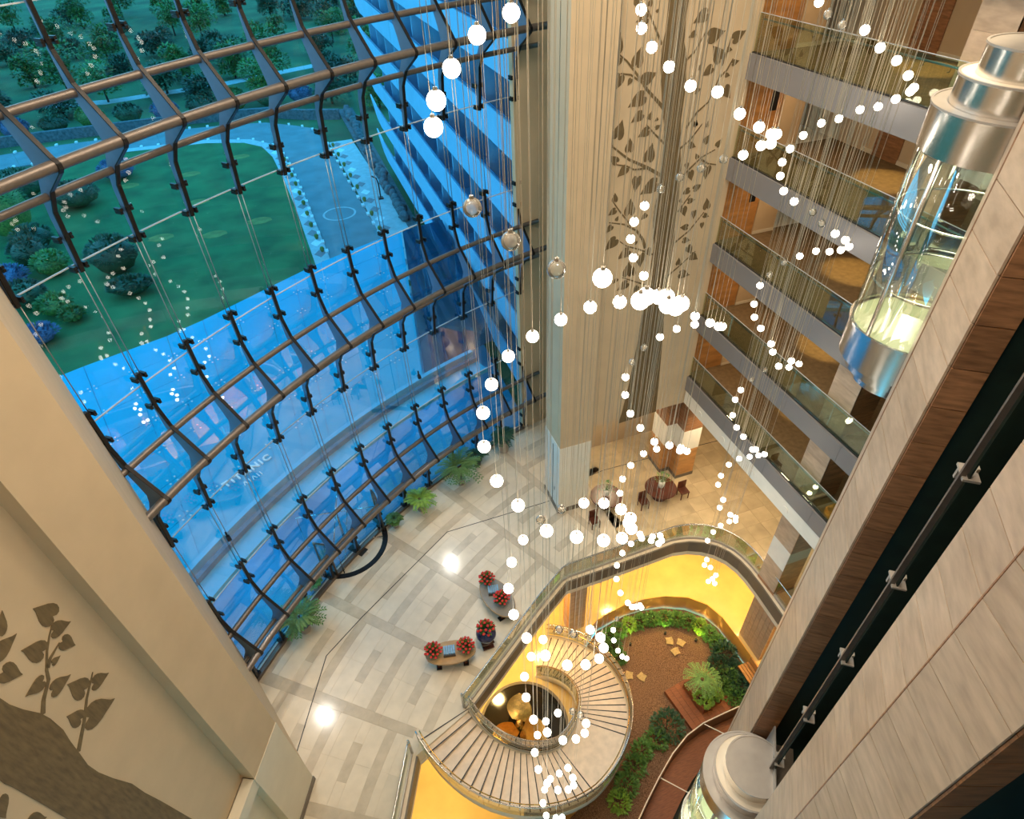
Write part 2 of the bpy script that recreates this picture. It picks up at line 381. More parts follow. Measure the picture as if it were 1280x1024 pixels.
H2=[(6.5,11.59,22.52,0), (6.53,11.57,22.23,0), (6.5,11.09,22.01,0), (6.55,10.52,21.8,0), (6.77,10.11,21.56,0), (7.13,9.81,21.49,0), (7.56,9.66,21.12,0), (8.07,9.7,20.82,0),
    (8.7,10.07,20.51,0), (8.76,10.0,20.52,0), (8.72,10.04,20.34,0), (8.91,10.53,20.13,0), (8.94,11.05,19.78,0), (8.79,11.48,19.58,1), (8.49,11.81,19.32,1), (8.1,12.0,19.11,1),
    (7.66,12.03,18.9,1), (7.18,11.86,18.66,0), (6.73,11.48,18.52,0), (6.7,11.5,18.11,0), (6.79,11.45,17.65,0), (6.7,10.77,17.55,0), (7.59,9.87,16.8,0), (8.06,9.9,16.49,0),
    (8.57,10.2,16.08,0), (8.63,10.14,16.1,0), (8.7,11.27,15.45,0), (8.43,11.63,15.16,0), (8.08,11.82,14.87,0), (7.65,11.85,14.61,1), (7.22,11.67,14.38,1), (6.9,11.4,14.15,0),
    (6.94,11.38,13.53,0), (6.89,10.92,13.24,0), (6.99,10.5,13.04,0), (7.29,10.19,12.69,0), (7.69,10.05,12.54,0), (8.16,10.16,12.06,0), (8.49,10.27,11.82,0), (8.56,10.64,11.59,0),
    (8.33,11.47,10.85,0), (8.0,11.65,10.6,0), (7.6,11.65,10.22,0), (7.18,11.36,10.05,0), (7.1,11.29,9.49,0), (7.42,10.33,8.41,0), (7.49,10.31,8.2,0), (7.83,10.25,7.99,0),
    (8.3,10.45,7.35,0), (8.36,10.4,7.55,0), (8.3,10.45,7.78,0), (8.4,10.96,7.06,0), (7.93,11.47,6.23,0), (7.6,11.44,5.88,0), (7.28,11.19,5.63,0), (7.32,11.16,4.79,0),
    (7.3,10.75,4.5,0), (7.51,10.5,4.1,0), (7.68,10.44,3.81,0), (7.85,10.44,3.73,0), (8.18,10.55,3.31,0), (8.13,10.59,3.42,0), (7.66,11.26,1.68,1), (7.45,11.09,1.22,0),
    (7.45,10.95,0.64,0), (7.54,10.68,0.22,0), (7.75,10.61,-0.29,0), (8.03,10.67,-0.75,0)]
H3=[(11.82,13.14,22.04,0), (11.65,12.59,21.89,1), (11.69,12.14,21.75,1), (11.91,11.71,21.71,0), (12.2,11.45,21.4,0), (12.59,11.28,21.15,0), (13.03,11.25,20.82,0),
    (13.52,11.42,20.48,0), (13.94,11.83,20.27,0), (14.1,12.29,19.98,0), (14.08,12.71,19.71,0), (13.93,13.09,19.56,0), (13.64,13.4,19.3,0), (13.27,13.58,19.19,0),
    (12.82,13.62,18.93,0), (12.35,13.46,18.7,0), (12.03,13.27,18.46,0), (12.06,13.25,18.1,0), (11.86,12.77,17.9,0), (11.85,12.3,17.8,0), (12.07,11.81,17.66,1),
    (12.28,11.62,17.4,1), (12.66,11.45,17.13,0), (13.07,11.44,16.88,0), (13.74,11.84,16.38,0), (13.91,12.21,16.07,0), (13.93,12.59,15.84,0), (13.81,12.96,15.71,0),
    (13.55,13.26,15.46,0), (13.19,13.43,15.23,1), (12.78,13.44,14.9,1), (12.32,13.23,14.75,0), (12.19,13.14,14.18,0), (12.1,12.88,13.88,0), (12.02,12.42,13.78,0),
    (12.17,12.0,13.44,0), (12.25,11.92,13.17,0), (12.48,11.75,12.68,0), (12.78,11.62,12.89,0), (13.69,12.12,12.17,0), (13.76,12.53,11.72,0), (13.41,13.14,11.27,1),
    (13.07,13.26,10.86,1), (12.65,13.21,10.57,0), (12.34,13.02,10.37,0), (12.38,12.98,9.67,0), (12.2,12.46,9.59,0), (12.3,12.14,9.39,0), (12.61,11.87,8.9,0),
    (12.71,11.83,8.91,0), (13.25,11.89,8.41,0), (13.58,12.44,7.71,0), (13.51,12.75,7.37,0), (13.28,13.0,7.11,0), (12.96,13.1,6.8,0), (12.61,12.98,6.43,0), (12.49,12.88,6.06,0),
    (12.4,12.32,5.81,0), (12.4,12.38,5.27,0), (12.68,12.02,5.12,0), (12.94,11.97,4.9,0), (13.4,12.35,4.05,0), (13.38,12.63,3.68,0), (13.2,12.84,3.24,0), (12.97,12.91,2.82,0),
    (12.54,12.66,2.73,0), (12.56,12.42,1.67,0), (12.57,12.47,1.2,0), (12.69,12.22,1.3,0), (13.14,12.22,0.48,0), (13.18,12.18,-0.14,0), (13.22,12.42,-0.13,0), (13.19,12.58,-0.55,0)]
LEAF_A=[((9.75,20.27), (9.87,20.82)), ((9.91,20.15), (9.58,19.84)), ((10.47,19.83), (10.62,20.37)), ((9.98,19.66), (9.76,19.19)), ((10.35,19.51), (10.24,19.32)), ((10.75,19.4),
    (11.25,19.59)), ((10.89,18.97), (10.31,18.69)), ((10.74,21.08), (10.34,21.02)), ((11.12,18.22), (11.2,18.47)), ((10.87,18.44), (10.47,18.21)), ((11.46,18.21), (11.34,18.14)),
    ((12.76,21.05), (12.29,20.82)), ((12.9,20.39), (13.5,20.5)), ((12.43,20.55), (12.19,20.44)), ((13.81,20.24), (14.26,20.45)), ((13.52,19.69), (13.13,20.15)), ((13.66,19.99),
    (13.88,19.95)), ((13.95,19.56), (14.21,19.62)), ((12.76,19.49), (12.79,19.69)), ((13.24,19.53), (12.89,19.31)), ((13.76,19.25), (13.96,19.21)), ((12.7,18.86), (12.94,18.94)),
    ((13.82,18.88), (14.12,18.5)), ((12.94,17.79), (12.95,17.98)), ((10.33,21.44), (10.24,21.68)), ((10.74,21.37), (10.8,21.58)), ((10.99,21.2), (11.07,21.29)), ((10.0,17.77),
    (10.17,18.34)), ((10.5,17.28), (10.5,17.74)), ((11.25,16.86), (11.36,17.46)), ((10.09,16.99), (9.81,17.26)), ((10.48,16.79), (10.13,16.5)), ((10.92,16.4), (10.86,15.87)),
    ((11.74,16.08), (11.07,15.74)), ((10.11,15.64), (10.1,15.97)), ((10.18,15.35), (9.88,15.18)), ((10.73,15.05), (10.74,15.66)), ((11.44,14.97), (11.23,14.77)), ((10.22,14.93),
    (10.3,15.1)), ((10.08,14.77), (9.86,14.53)), ((11.17,17.9), (10.77,17.72)), ((11.4,17.91), (11.59,18.0)), ((12.97,17.78), (12.82,17.96)), ((13.38,17.69), (13.41,17.89)),
    ((12.79,17.2), (13.08,17.08)), ((13.39,17.16), (13.58,17.44)), ((13.92,16.98), (14.09,17.23)), ((13.23,16.67), (13.12,16.86)), ((12.8,16.57), (12.87,16.34)), ((13.0,16.27),
    (13.12,15.9)), ((13.7,16.34), (13.67,15.86)), ((13.26,15.56), (13.59,15.71)), ((13.1,15.59), (12.79,15.46)), ((12.74,15.28), (12.87,15.14)), ((13.1,15.15), (13.41,15.17)),
    ((12.95,14.96), (13.07,14.58)), ((13.98,14.71), (13.91,15.15)), ((13.44,14.74), (13.47,14.41)), ((13.89,14.49), (14.15,14.39)), ((13.89,14.19), (13.91,13.94)),
    ((13.28,14.13), (12.93,14.17)), ((13.15,13.62), (13.49,13.56)), ((10.3,14.23), (9.85,13.85)), ((10.87,13.67), (10.4,13.38)), ((11.36,13.42), (11.41,12.84)), ((10.9,12.57),
    (10.92,13.2)), ((11.12,12.55), (11.13,12.95)), ((10.48,12.56), (10.31,12.38)), ((10.95,12.29), (10.49,12.03)), ((11.42,12.02), (11.22,11.79)), ((11.64,13.57), (11.81,13.22)),
    ((13.61,12.91), (13.99,12.65)), ((13.11,12.59), (13.11,12.91)), ((13.23,12.18), (13.74,12.01)), ((13.42,13.32), (13.65,12.96)), ((11.08,13.88), (11.22,13.98))]
BRANCH_A=[((9.8,20.27), (10.15,20.01), (10.54,19.6), (10.94,19.13), (11.5,18.62), (11.66,18.45)), ((9.97,19.69), (10.32,19.62), (10.64,19.41)), ((12.21,19.81), (12.48,20.02),
    (12.78,20.53)), ((13.58,19.53), (13.68,19.9), (13.76,20.34)), ((13.56,19.2), (13.8,19.39), (13.96,19.7)), ((12.57,17.76), (12.91,18.22), (13.29,18.49), (13.56,19.2)),
    ((10.66,21.35), (10.87,21.02), (11.3,20.34)), ((9.62,17.99), (9.88,17.53), (10.52,17.03), (11.23,16.67), (11.86,16.28)), ((10.07,16.93), (10.45,16.83), (10.75,16.66),
    (11.23,16.63)), ((11.05,18.07), (11.37,17.76), (11.85,17.33)), ((10.01,15.7), (10.36,15.23), (10.87,14.62)), ((9.95,14.91), (10.56,14.73), (11.1,14.39), (11.4,13.99),
    (11.55,13.61)), ((12.42,17.09), (12.81,17.36), (13.2,17.83)), ((12.59,16.03), (13.07,16.44), (13.38,16.69), (13.89,16.88)), ((13.39,16.61), (13.68,16.43), (14.06,16.33)),
    ((12.78,13.57), (13.36,13.96), (13.89,14.61)), ((12.74,14.81), (13.16,15.39)), ((10.31,14.2), (10.75,13.85), (11.29,13.61), (11.91,13.28)), ((10.66,12.57), (11.23,12.28),
    (11.93,11.91)), ((12.67,12.16), (13.17,12.52), (13.81,13.03))]
TRUNK_A=[(11.3,22.61), (11.36,21.48), (11.37,20.69), (11.29,20.2), (11.35,19.65), (11.52,18.77), (11.73,17.89), (11.79,17.42), (11.86,16.29), (11.79,15.53), (11.7,14.98),
    (11.76,14.45), (11.91,13.66), (11.89,13.0), (11.94,11.85), (11.84,11.18), (11.76,10.5), (11.69,8.97), (11.54,7.1), (11.33,5.38), (11.2,4.8), (13.16,4.91), (13.09,6.35),
    (13.01,7.79), (12.91,9.35), (12.73,11.34), (12.71,11.9), (12.77,12.98), (12.79,13.52), (12.68,14.53), (12.67,15.47), (12.61,16.38), (12.46,17.12), (12.33,18.06),
    (12.34,19.05), (12.21,19.95), (12.06,20.37), (12.01,20.97), (12.03,21.43), (11.99,22.57)]
LEAF_B=[((5.05,14.68), (4.91,15.22)), ((4.85,14.53), (5.19,14.28)), ((4.85,14.2), (4.96,13.83)), ((4.49,14.07), (4.67,14.01)), ((4.54,14.4), (4.33,14.87)), ((3.92,14.94),
    (4.07,14.51)), ((4.22,14.01), (3.86,14.17)), ((4.16,13.69), (4.56,13.5)), ((4.54,12.9), (4.42,13.44)), ((4.69,12.82), (5.04,12.57)), ((4.19,12.43), (4.78,11.98)),
    ((4.14,12.56), (4.03,12.98)), ((4.26,15.46), (4.57,15.71)), ((4.0,15.25), (4.46,15.16)), ((2.47,12.37), (2.67,11.99)), ((2.55,13.33), (2.39,12.94))]
STEM_B=[[(5.01,14.68), (4.77,14.52), (4.57,14.35), (4.36,14.1), (4.27,13.92), (3.99,13.74), (3.82,13.55)],[(4.81,14.22), (4.54,14.19), (4.39,14.11)],[(4.85,13.01), (4.73,12.93),
    (4.45,12.75), (4.15,12.47), (3.71,12.15)]]
TRUNK_B=[(3.66,16.44), (3.57,15.39), (3.63,14.62), (3.64,14.37), (3.7,14.04), (3.81,13.63), (3.84,13.33), (3.83,12.87), (3.76,12.52), (3.71,12.15), (3.64,11.7), (3.65,11.28),
    (3.72,10.74), (3.85,10.02), (3.87,9.4), (3.94,8.62), (4.1,6.31), (4.07,3.08), (3.54,2.39), (2.64,6.96), (2.81,10.62), (2.8,12.07), (2.78,13.17), (2.76,13.42), (2.83,14.88),
    (2.77,15.35)]

# =================================================================== SETTING
FC = (16.85, -3.94)          # centre of the curved glass front
RN, RG = 28.95, 30.15        # radius of the tube noses and of the glass
def fp(az_, r): return (FC[0]+r*math.sin(R(az_)), FC[1]+r*math.cos(R(az_)))
def arc(a0, a1, r, n): return [fp(a0+(a1-a0)*k/n, r) for k in range(n+1)]

# ---- lobby slab, tiles
VOID = [(-4.2, 3.2), (-2.02, 7.87), (-1.18, 9.71), (1.08, 10.59), (5.46, 13.65), (6.92, 14.57), (9.06, 14.6), (11.34, 14.66),
        (12.6, 14.7), (13.3, 14.55), (13.9, 14.26), (14.4, 13.85), (14.75, 13.35), (14.95, 12.75), (15.02, 12.1), (15.02, 11.2), (14.95, 9.7), (14.9, 6.0)]
slab_poly = [fp(-54 + k*1.5, RG+.15) for k in range(0, 29)] + [(24, 24.6), (24, 6.0)] + VOID[::-1] + [(-9.5, 3.2)]
floor = thing('floor', (0, 0, 0), kind='structure')
sl = MB(); sl.prism(slab_poly, -.75, -.012)
part(sl, 'slab', M['marble'], floor)
def inside(p, poly):
    c = False; n = len(poly)
    for i in range(n):
        a, b = poly[i], poly[i-1]
        if (a[1] > p[1]) != (b[1] > p[1]) and p[0] < (b[0]-a[0])*(p[1]-a[1])/(b[1]-a[1])+a[0]: c = not c
    return c
tiles = []
SEC0, SECW = -66.6, 7.75
def ptile(a0, a1, r0, r1, mt):
    g = .004; n = 3
    ga = math.degrees(g/r0)
    poly = [fp(a0+ga+(a1-a0-2*ga)*k/n, r0+g) for k in range(n+1)] + [fp(a1-ga-(a1-a0-2*ga)*k/n, r1-g) for k in range(n+1)]
    c = fp((a0+a1)/2, (r0+r1)/2)
    if all(inside(p, slab_poly) for p in poly) and inside(c, slab_poly) and c[0] < 10.2:
        tiles.append((c, poly, mt))
for sidx in range(9):
    a0 = SEC0+SECW*sidx; a1 = a0+SECW
    bw = .95
    r = 11.0
    while r < 30:                                    # taupe radial band
        ptile(a0-bw/2, a0+bw/2, r, min(r+1.5, 30.0), 'marble_dk'); r += 1.5
    b0, b1 = a0+bw/2, a1-bw/2; bm = (b0+b1)/2
    r = 10.3 + (1.25 if sidx % 2 else 0)
    while r < 30:
        ptile(b0, b1, r, r+.38, 'marble_dk'); 
        ptile(b0, bm, r+.38, r+1.05, 'marble'); ptile(bm, b1, r+.38, r+1.05, 'marble')
        q = (b1-b0)*.27
        ptile(b0, b0+q, r+1.05, r+1.43, 'marble'); ptile(b0+q, b1-q, r+1.05, r+1.43, 'marble_dk'); ptile(b1-q, b1, r+1.05, r+1.43, 'marble')
        ptile(b0, bm, r+1.43, min(r+2.1, 30.05), 'marble'); ptile(bm, b1, r+1.43, min(r+2.1, 30.05), 'marble')
        ptile(b0, bm, r+2.1, min(r+2.42, 30.05), 'marble'); ptile(bm, b1, r+2.1, min(r+2.42, 30.05), 'marble')
        r += 2.42
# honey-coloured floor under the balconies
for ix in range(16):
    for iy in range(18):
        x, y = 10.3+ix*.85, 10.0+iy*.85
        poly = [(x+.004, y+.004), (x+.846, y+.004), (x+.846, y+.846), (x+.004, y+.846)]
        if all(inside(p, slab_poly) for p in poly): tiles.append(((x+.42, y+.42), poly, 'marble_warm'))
def tile_px(t):
    k, vis = cam_scale((t[0][0], t[0][1], 0)); 
    return -k*max(abs(t[1][0][0]-t[1][-2][0]), .3) if vis else 0
tiles.sort(key=tile_px)
rest = {}
for k, (c, poly, mt) in enumerate(tiles):
    if k < 300:
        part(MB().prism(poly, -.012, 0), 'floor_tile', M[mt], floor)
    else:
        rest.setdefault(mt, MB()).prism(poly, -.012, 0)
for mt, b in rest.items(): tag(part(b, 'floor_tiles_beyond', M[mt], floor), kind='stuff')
# dark expansion joint inlaid in the floor
jt = MB(); jt.band([(-5.6, 10.9), (-5.34, 11.39), (-3.85, 14.82), (-2.14, 16.09), (2.56, 19.23), (7.63, 19.25), (7.98, 19.26)], -.02, .02, .0005, .004)
part(jt, 'expansion_joint', M['dark_joint'], floor)
jt = MB(); jt.band([(9.8, 20.0), (11.5, 20.2), (15, 20.1), (19, 19.9)], -.02, .02, .0005, .004)
part(jt, 'expansion_joint', M['dark_joint'], floor)
# void edge fascia
vp = VOID[3:]
tr = thing('trim_1', (0, 0, 0), kind='structure')
part(MB().band(vp, .0, .07, -.72, -.02), 'fascia_board', M['fascia_dk'], tr)
part(MB().band(vp, -.05, .05, -1.02, -.72), 'soffit_edge', M['plaster_lt'], tr)
part(MB().band(VOID[:3], .0, .07, -.72, -.02), 'fascia_board', M['fascia_dk'], tr)
part(MB().band(VOID[:3], -.05, .05, -1.02, -.72), 'soffit_edge', M['plaster_lt'], tr)
cb = MB(); cb.prism([(p[0], p[1]) for p in slab_poly], -1.02, -.755)
solo(cb, 'ceiling_basement', M['plaster_lt'], kind='structure')

# ---- basement: honey stone floor, sunken garden
GARD = [(8.9, 15.0), (9.7, 15.15), (10.66, 15.3), (11.83, 15.24), (13.04, 14.99), (14.11, 14.49), (14.85, 13.72), (15.18, 12.82), (15.25, 11.77),
        (15.3, 9.2), (15.3, 2.0), (1.5, 2.0), (1.5, 6.6), (3.8, 7.4), (5.6, 8.0), (6.8, 9.2), (7.25, 10.6), (7.3, 12.0), (7.4, 13.3), (8.0, 14.4)]
bf = MB()
outer = [(-10, 1), (24, 1), (24, 26), (-10, 26)]
loops = [[Vector((p[0], p[1], 0)) for p in outer], [Vector((p[0], p[1], 0)) for p in GARD]]
flat = outer+GARD
bf.v = [(p[0], p[1], -5.2) for p in flat]
for t in tessellate_polygon(loops):
    t = list(t); q = [flat[k] for k in t]
    if (q[1][0]-q[0][0])*(q[2][1]-q[0][1])-(q[2][0]-q[0][0])*(q[1][1]-q[0][1]) < 0: t = t[::-1]
    bf.f.append(tuple(t))
solo(bf, 'floor_basement', M['gold_floor'], kind='structure')
gw = MB(); gw.band(GARD, 0, .06, -6.45, -5.2, closed=True)
solo(gw, 'wall_garden_edge', M['gold_wall'], kind='structure')
BED = [p for p in GARD[:10]]+[(14.6, 8.75), (13.17, 8.72), (12.39, 8.70), (11.29, 8.65), (10.34, 8.45), (9.33, 8.0), (8.31, 7.38), (7.38, 6.75), (6.72, 6.28), (5.9, 5.5), (5.3, 4.4), (4.6, 2.1), (1.6, 2.1)]+GARD[12:]
bc = (11.2, 11.0)
BED = [(p[0]+(.09 if p[0] < bc[0] else -.09)*(1 if 7.5 < p[1] else 0), p[1]+(-.09 if p[1] > 13 else 0)) for p in BED]
gb = bmesh.new()                                             # mulch bed with a gently uneven surface
vs_ = [gb.verts.new((p[0], p[1], -6.3)) for p in BED]
for t in tessellate_polygon([[Vector((p[0], p[1], 0)) for p in BED]]):
    try: gb.faces.new([vs_[k] for k in t])
    except ValueError: pass
bmesh.ops.subdivide_edges(gb, edges=gb.edges[:], cuts=6, use_grid_fill=True)
bmesh.ops.recalc_face_normals(gb, faces=gb.faces[:])
if gb.faces[:][0].normal.z < 0: bmesh.ops.reverse_faces(gb, faces=gb.faces[:])
for v in gb.verts: v.co.z = -6.3+.03*math.sin(v.co.x*1.7)*math.cos(v.co.y*1.3)+random.uniform(-.008, .008)
gm = bpy.data.meshes.new('garden_bed'); gb.to_mesh(gm); gm.materials.append(M['mulch'])
for p_ in gm.polygons: p_.use_smooth = True
go = bpy.data.objects.new('garden_bed', gm); COL.objects.link(go); tag(go, 'brown bark mulch covering the sunken garden', 'mulch', kind='stuff')
solo(MB().box(1, 16, 1, 8.7, -6.6, -6.45), 'floor_pit', M['shaft'], kind='structure')
# basement walls
bw_ = MB(); bw_.box(-10, 24, 22.0, 22.3, -5.2, -1.02); solo(bw_, 'wall_basement_back', M['gold_wall'], kind='structure')
bw_ = MB(); bw_.box(15.45, 15.7, 10.2, 11.75, -5.2, -1.02)
wb = thing('wall_basement_panelled', (15.45, 11, -5.2), kind='structure')
part(bw_, 'wall_core', M['wood_dk'], wb)
for k in range(6):
    part(MB().box(15.41, 15.45, 10.2+k*.26, 10.45+k*.26, -5.18, -1.04), 'veneer_board', M['wood'], wb)
solo(MB().box(19.2, 19.5, 1, 22, -5.2, -1.02), 'wall_basement_right', M['gold_wall'], kind='structure')
solo(MB().box(-10, -9.7, 1, 22, -5.2, -1.02), 'wall_basement_left', M['gold_wall'], kind='structure')
pl = thing('pillar_basement', (7.75, 14.75, -5.2), kind='structure')
part(MB().box(7.35, 8.15, 14.9, 15.6, -5.2, -1.02), 'pillar_core', M['plaster'], pl)
part(MB().box(7.31, 7.35, 14.9, 15.6, -5.2, -1.03), 'veneer_sheet', M['wood_or'], pl)
part(MB().box(7.31, 8.19, 14.86, 14.9, -5.2, -1.03), 'veneer_sheet', M['wood'], pl)
for x_ in (7.55, 7.85): part(MB().box(x_, x_+.02, 14.85, 14.862, -5.2, -1.03), 'shadow_gap', M['wood_dk'], pl)

# ---- mural wall (back), balconies end wall
wbk = thing('wall_back', (12.2, 18.7, 5.0), kind='structure')
part(MB().box(9.5, 14.75, 18.7, 19.1, 5.0, 31), 'wall_face', M['plaster'], wbk)
def heart(base, tip, k=.82):
    bx_, bz = base; tx, tz = tip; d = Vector((tx-bx_, tz-bz)); L = d.length; d /= L; n_ = Vector((-d.y, d.x))
    prof = [(.10, 0), (-.02, .10), (-.05, .24), (.03, .37), (.17, .44), (.33, .43), (.52, .34), (.70, .20), (.85, .09), (1.0, 0.03)]
    pts = [(bx_+d.x*L*a+n_.x*L*k*b, bz+d.y*L*a+n_.y*L*k*b) for a, b in prof]
    pts += [(bx_+d.x*L*a-n_.x*L*k*b, bz+d.y*L*a-n_.y*L*k*b) for a, b in prof[::-1][1:-1]]
    return pts
def relief(poly, to3, t0=0.0, t1=.014):
    """thin cut-out plate; poly in wall coords, to3(u, z, depth) -> world"""
    mb = MB(); n = len(poly)
    mb.v = [to3(p[0], p[1], t0) for p in poly]+[to3(p[0], p[1], t1) for p in poly]
    for t in tessellate_polygon([[Vector((p[0], p[1], 0)) for p in poly]]): mb.f.append(tuple(n+k for k in t))
    for k in range(n): mb.f.append((k, (k+1) % n, n+(k+1) % n, n+k))
    return mb
def ribbon(pts, w0, w1):
    L, Rr = [], []
    for k, p in enumerate(pts):
        a = pts[max(k-1, 0)]; b = pts[min(k+1, len(pts)-1)]; d = Vector((b[0]-a[0], b[1]-a[1])).normalized()
        w_ = (w0+(w1-w0)*k/(len(pts)-1))/2
        L.append((p[0]-d.y*w_, p[1]+d.x*w_)); Rr.append((p[0]+d.y*w_, p[1]-d.x*w_))
    return L+Rr[::-1]
toA = lambda u, z, d: (u, 18.7-d-.001, z)
part(relief(TRUNK_A, toA, 0, .016), 'tree_trunk_relief', M['mural'], wbk)
for b in BRANCH_A:
    xs = [p[0] for p in b]
    b = list(b)
    if abs(b[0][0]-12.1) < abs(b[-1][0]-12.1): b = b[::-1]
    part(relief(ribbon(b, .035, .13 if len(b) > 4 else .07), toA, 0, .012), 'branch_relief', M['mural'], wbk)
for a, b in LEAF_A:
    part(relief(heart(a, b), toA, 0, .013), 'leaf_relief', M['mural'], wbk)
# plain wall behind the column up to the glass front
solo(MB().box(8.9, 9.52, 18.75, 19.1, 5.0, 31), 'wall_back_return', M['plaster'], kind='structure')
lb = thing('wall_lobby_back', (13, 22.0, 0), kind='structure')
part(MB().box(9.3, 24, 22.0, 22.3, 0, 5.0), 'wall_face', M['plaster'], lb)
solo(MB().box(9.5, 24, 18.72, 22.3, 5.0, 5.25), 'ceiling_lobby', M['plaster_lt'], kind='structure')
# stepped pillar with the cream zigzag band, under the mural
zp = thing('pillar_stepped', (14.6, 18.7, 0), kind='structure')
for k, (x0, x1, y0, y1) in enumerate([(14.2, 15.35, 19.0, 20.2), (14.75, 15.75, 18.3, 19.3)]):
    part(MB().box(x0, x1, y0, y1, .22, 2.0), 'veneer_panel', M['wood_or'], zp)
    part(MB().box(x0-.01, x1+.01, y0-.01, y1, 2.0, 3.35), 'cream_band', M['white'], zp)
    part(MB().box(x0, x1, y0, y1, 3.35, 5.0), 'veneer_panel', M['wood_dk'], zp)
    part(MB().box(x0-.02, x1+.02, y0-.02, y1, 0, .22), 'plinth', M['fascia_dk'], zp)

# ---- free-standing column
cl = thing('pillar_column', (8.9, 19.3, 0), kind='structure')
part(MB().box(8.13, 9.66, 18.38, 20.1, 4.5, 31), 'shaft_upper', M['plaster'], cl)
part(MB().box(8.11, 9.68, 18.36, 20.12, .28, 4.5), 'shaft_lower', M['white'], cl)
part(MB().box(8.07, 9.72, 18.32, 20.16, 0, .28), 'plinth', M['fascia_dk'], cl)
part(MB().box(8.095, 8.11, 19.1, 19.14, .3, 4.2), 'shadow_gap', M['dark_joint'], cl)
part(MB().box(8.085, 8.11, 18.85, 18.93, 1.25, 1.45), 'switch_plate', M['steel_cap'], cl)

# ---- left pilaster, mural wall on the left
NL = (.9063, -.4226); UL = (.4226, .9063)
def LW(u, z, d):       # point on the left wall plane; u along, d out of the wall
    o_ = -5.82*NL[0]+8.95*NL[1]
    return (UL[0]*u+NL[0]*(o_+d), UL[1]*u+NL[1]*(o_+d), z)
def lbox(u0, u1, d0, d1, z0, z1):
    mb = MB(); mb.v = [LW(u, z, d) for z in (z0, z1) for d in (d0, d1) for u in (u0, u1)]
    mb.f = [(0,2,3,1),(4,5,7,6),(0,1,5,4),(2,6,7,3),(0,4,6,2),(1,3,7,5)]; return mb
wl = thing('wall_left', LW(0, 0, 0), kind='structure')
part(lbox(-14, 5.66, -.3, 0, 4.9, 31), 'wall_face', M['plaster'], wl)
part(lbox(-14, 5.66, -.3, .02, 0, 4.9), 'wall_base', M['plaster_lt'], wl)
part(lbox(-14, 5.66, -.3, .34, 4.35, 4.9), 'cove_ledge', M['plaster_lt'], wl)
part(relief(TRUNK_B, LW, .002, .016), 'tree_root_relief', M['mural'], wl)
for s_ in STEM_B:
    part(relief(ribbon(s_, .02, .10), LW, .002, .012), 'stem_relief', M['mural'], wl)
for a, b in LEAF_B: part(relief(heart(a, b), LW, .002, .013), 'leaf_relief', M['mural'], wl)
wp = thing('pillar_left', LW(6.4, 0, 0), kind='structure')
part(lbox(5.64, 7.20, -.3, .36, 4.9, 31), 'shaft_upper', M['plaster'], wp)
part(lbox(5.62, 7.22, -.3, .38, .28, 4.9), 'shaft_lower', M['plaster_lt'], wp)
part(lbox(5.60, 7.24, -.3, .42, 0, .28), 'plinth', M['fascia_dk'], wp)
# return wall from the pilaster to the glass
pr = LW(7.2, 0, .33); pg = fp(-51.2, RG+.1)
rw = MB(); rw.band([(pr[0], pr[1]), (pg[0], pg[1])], -.15, 0, 0, 31); solo(rw, 'wall_left_return', M['plaster'], kind='structure')
# solid end of the curved front beside the column
we = MB(); we.band(arc(-15.95, -6.5, 29.95, 10), -.25, 0, 0, 31); solo(we, 'wall_front_end', M['plaster'], kind='structure')

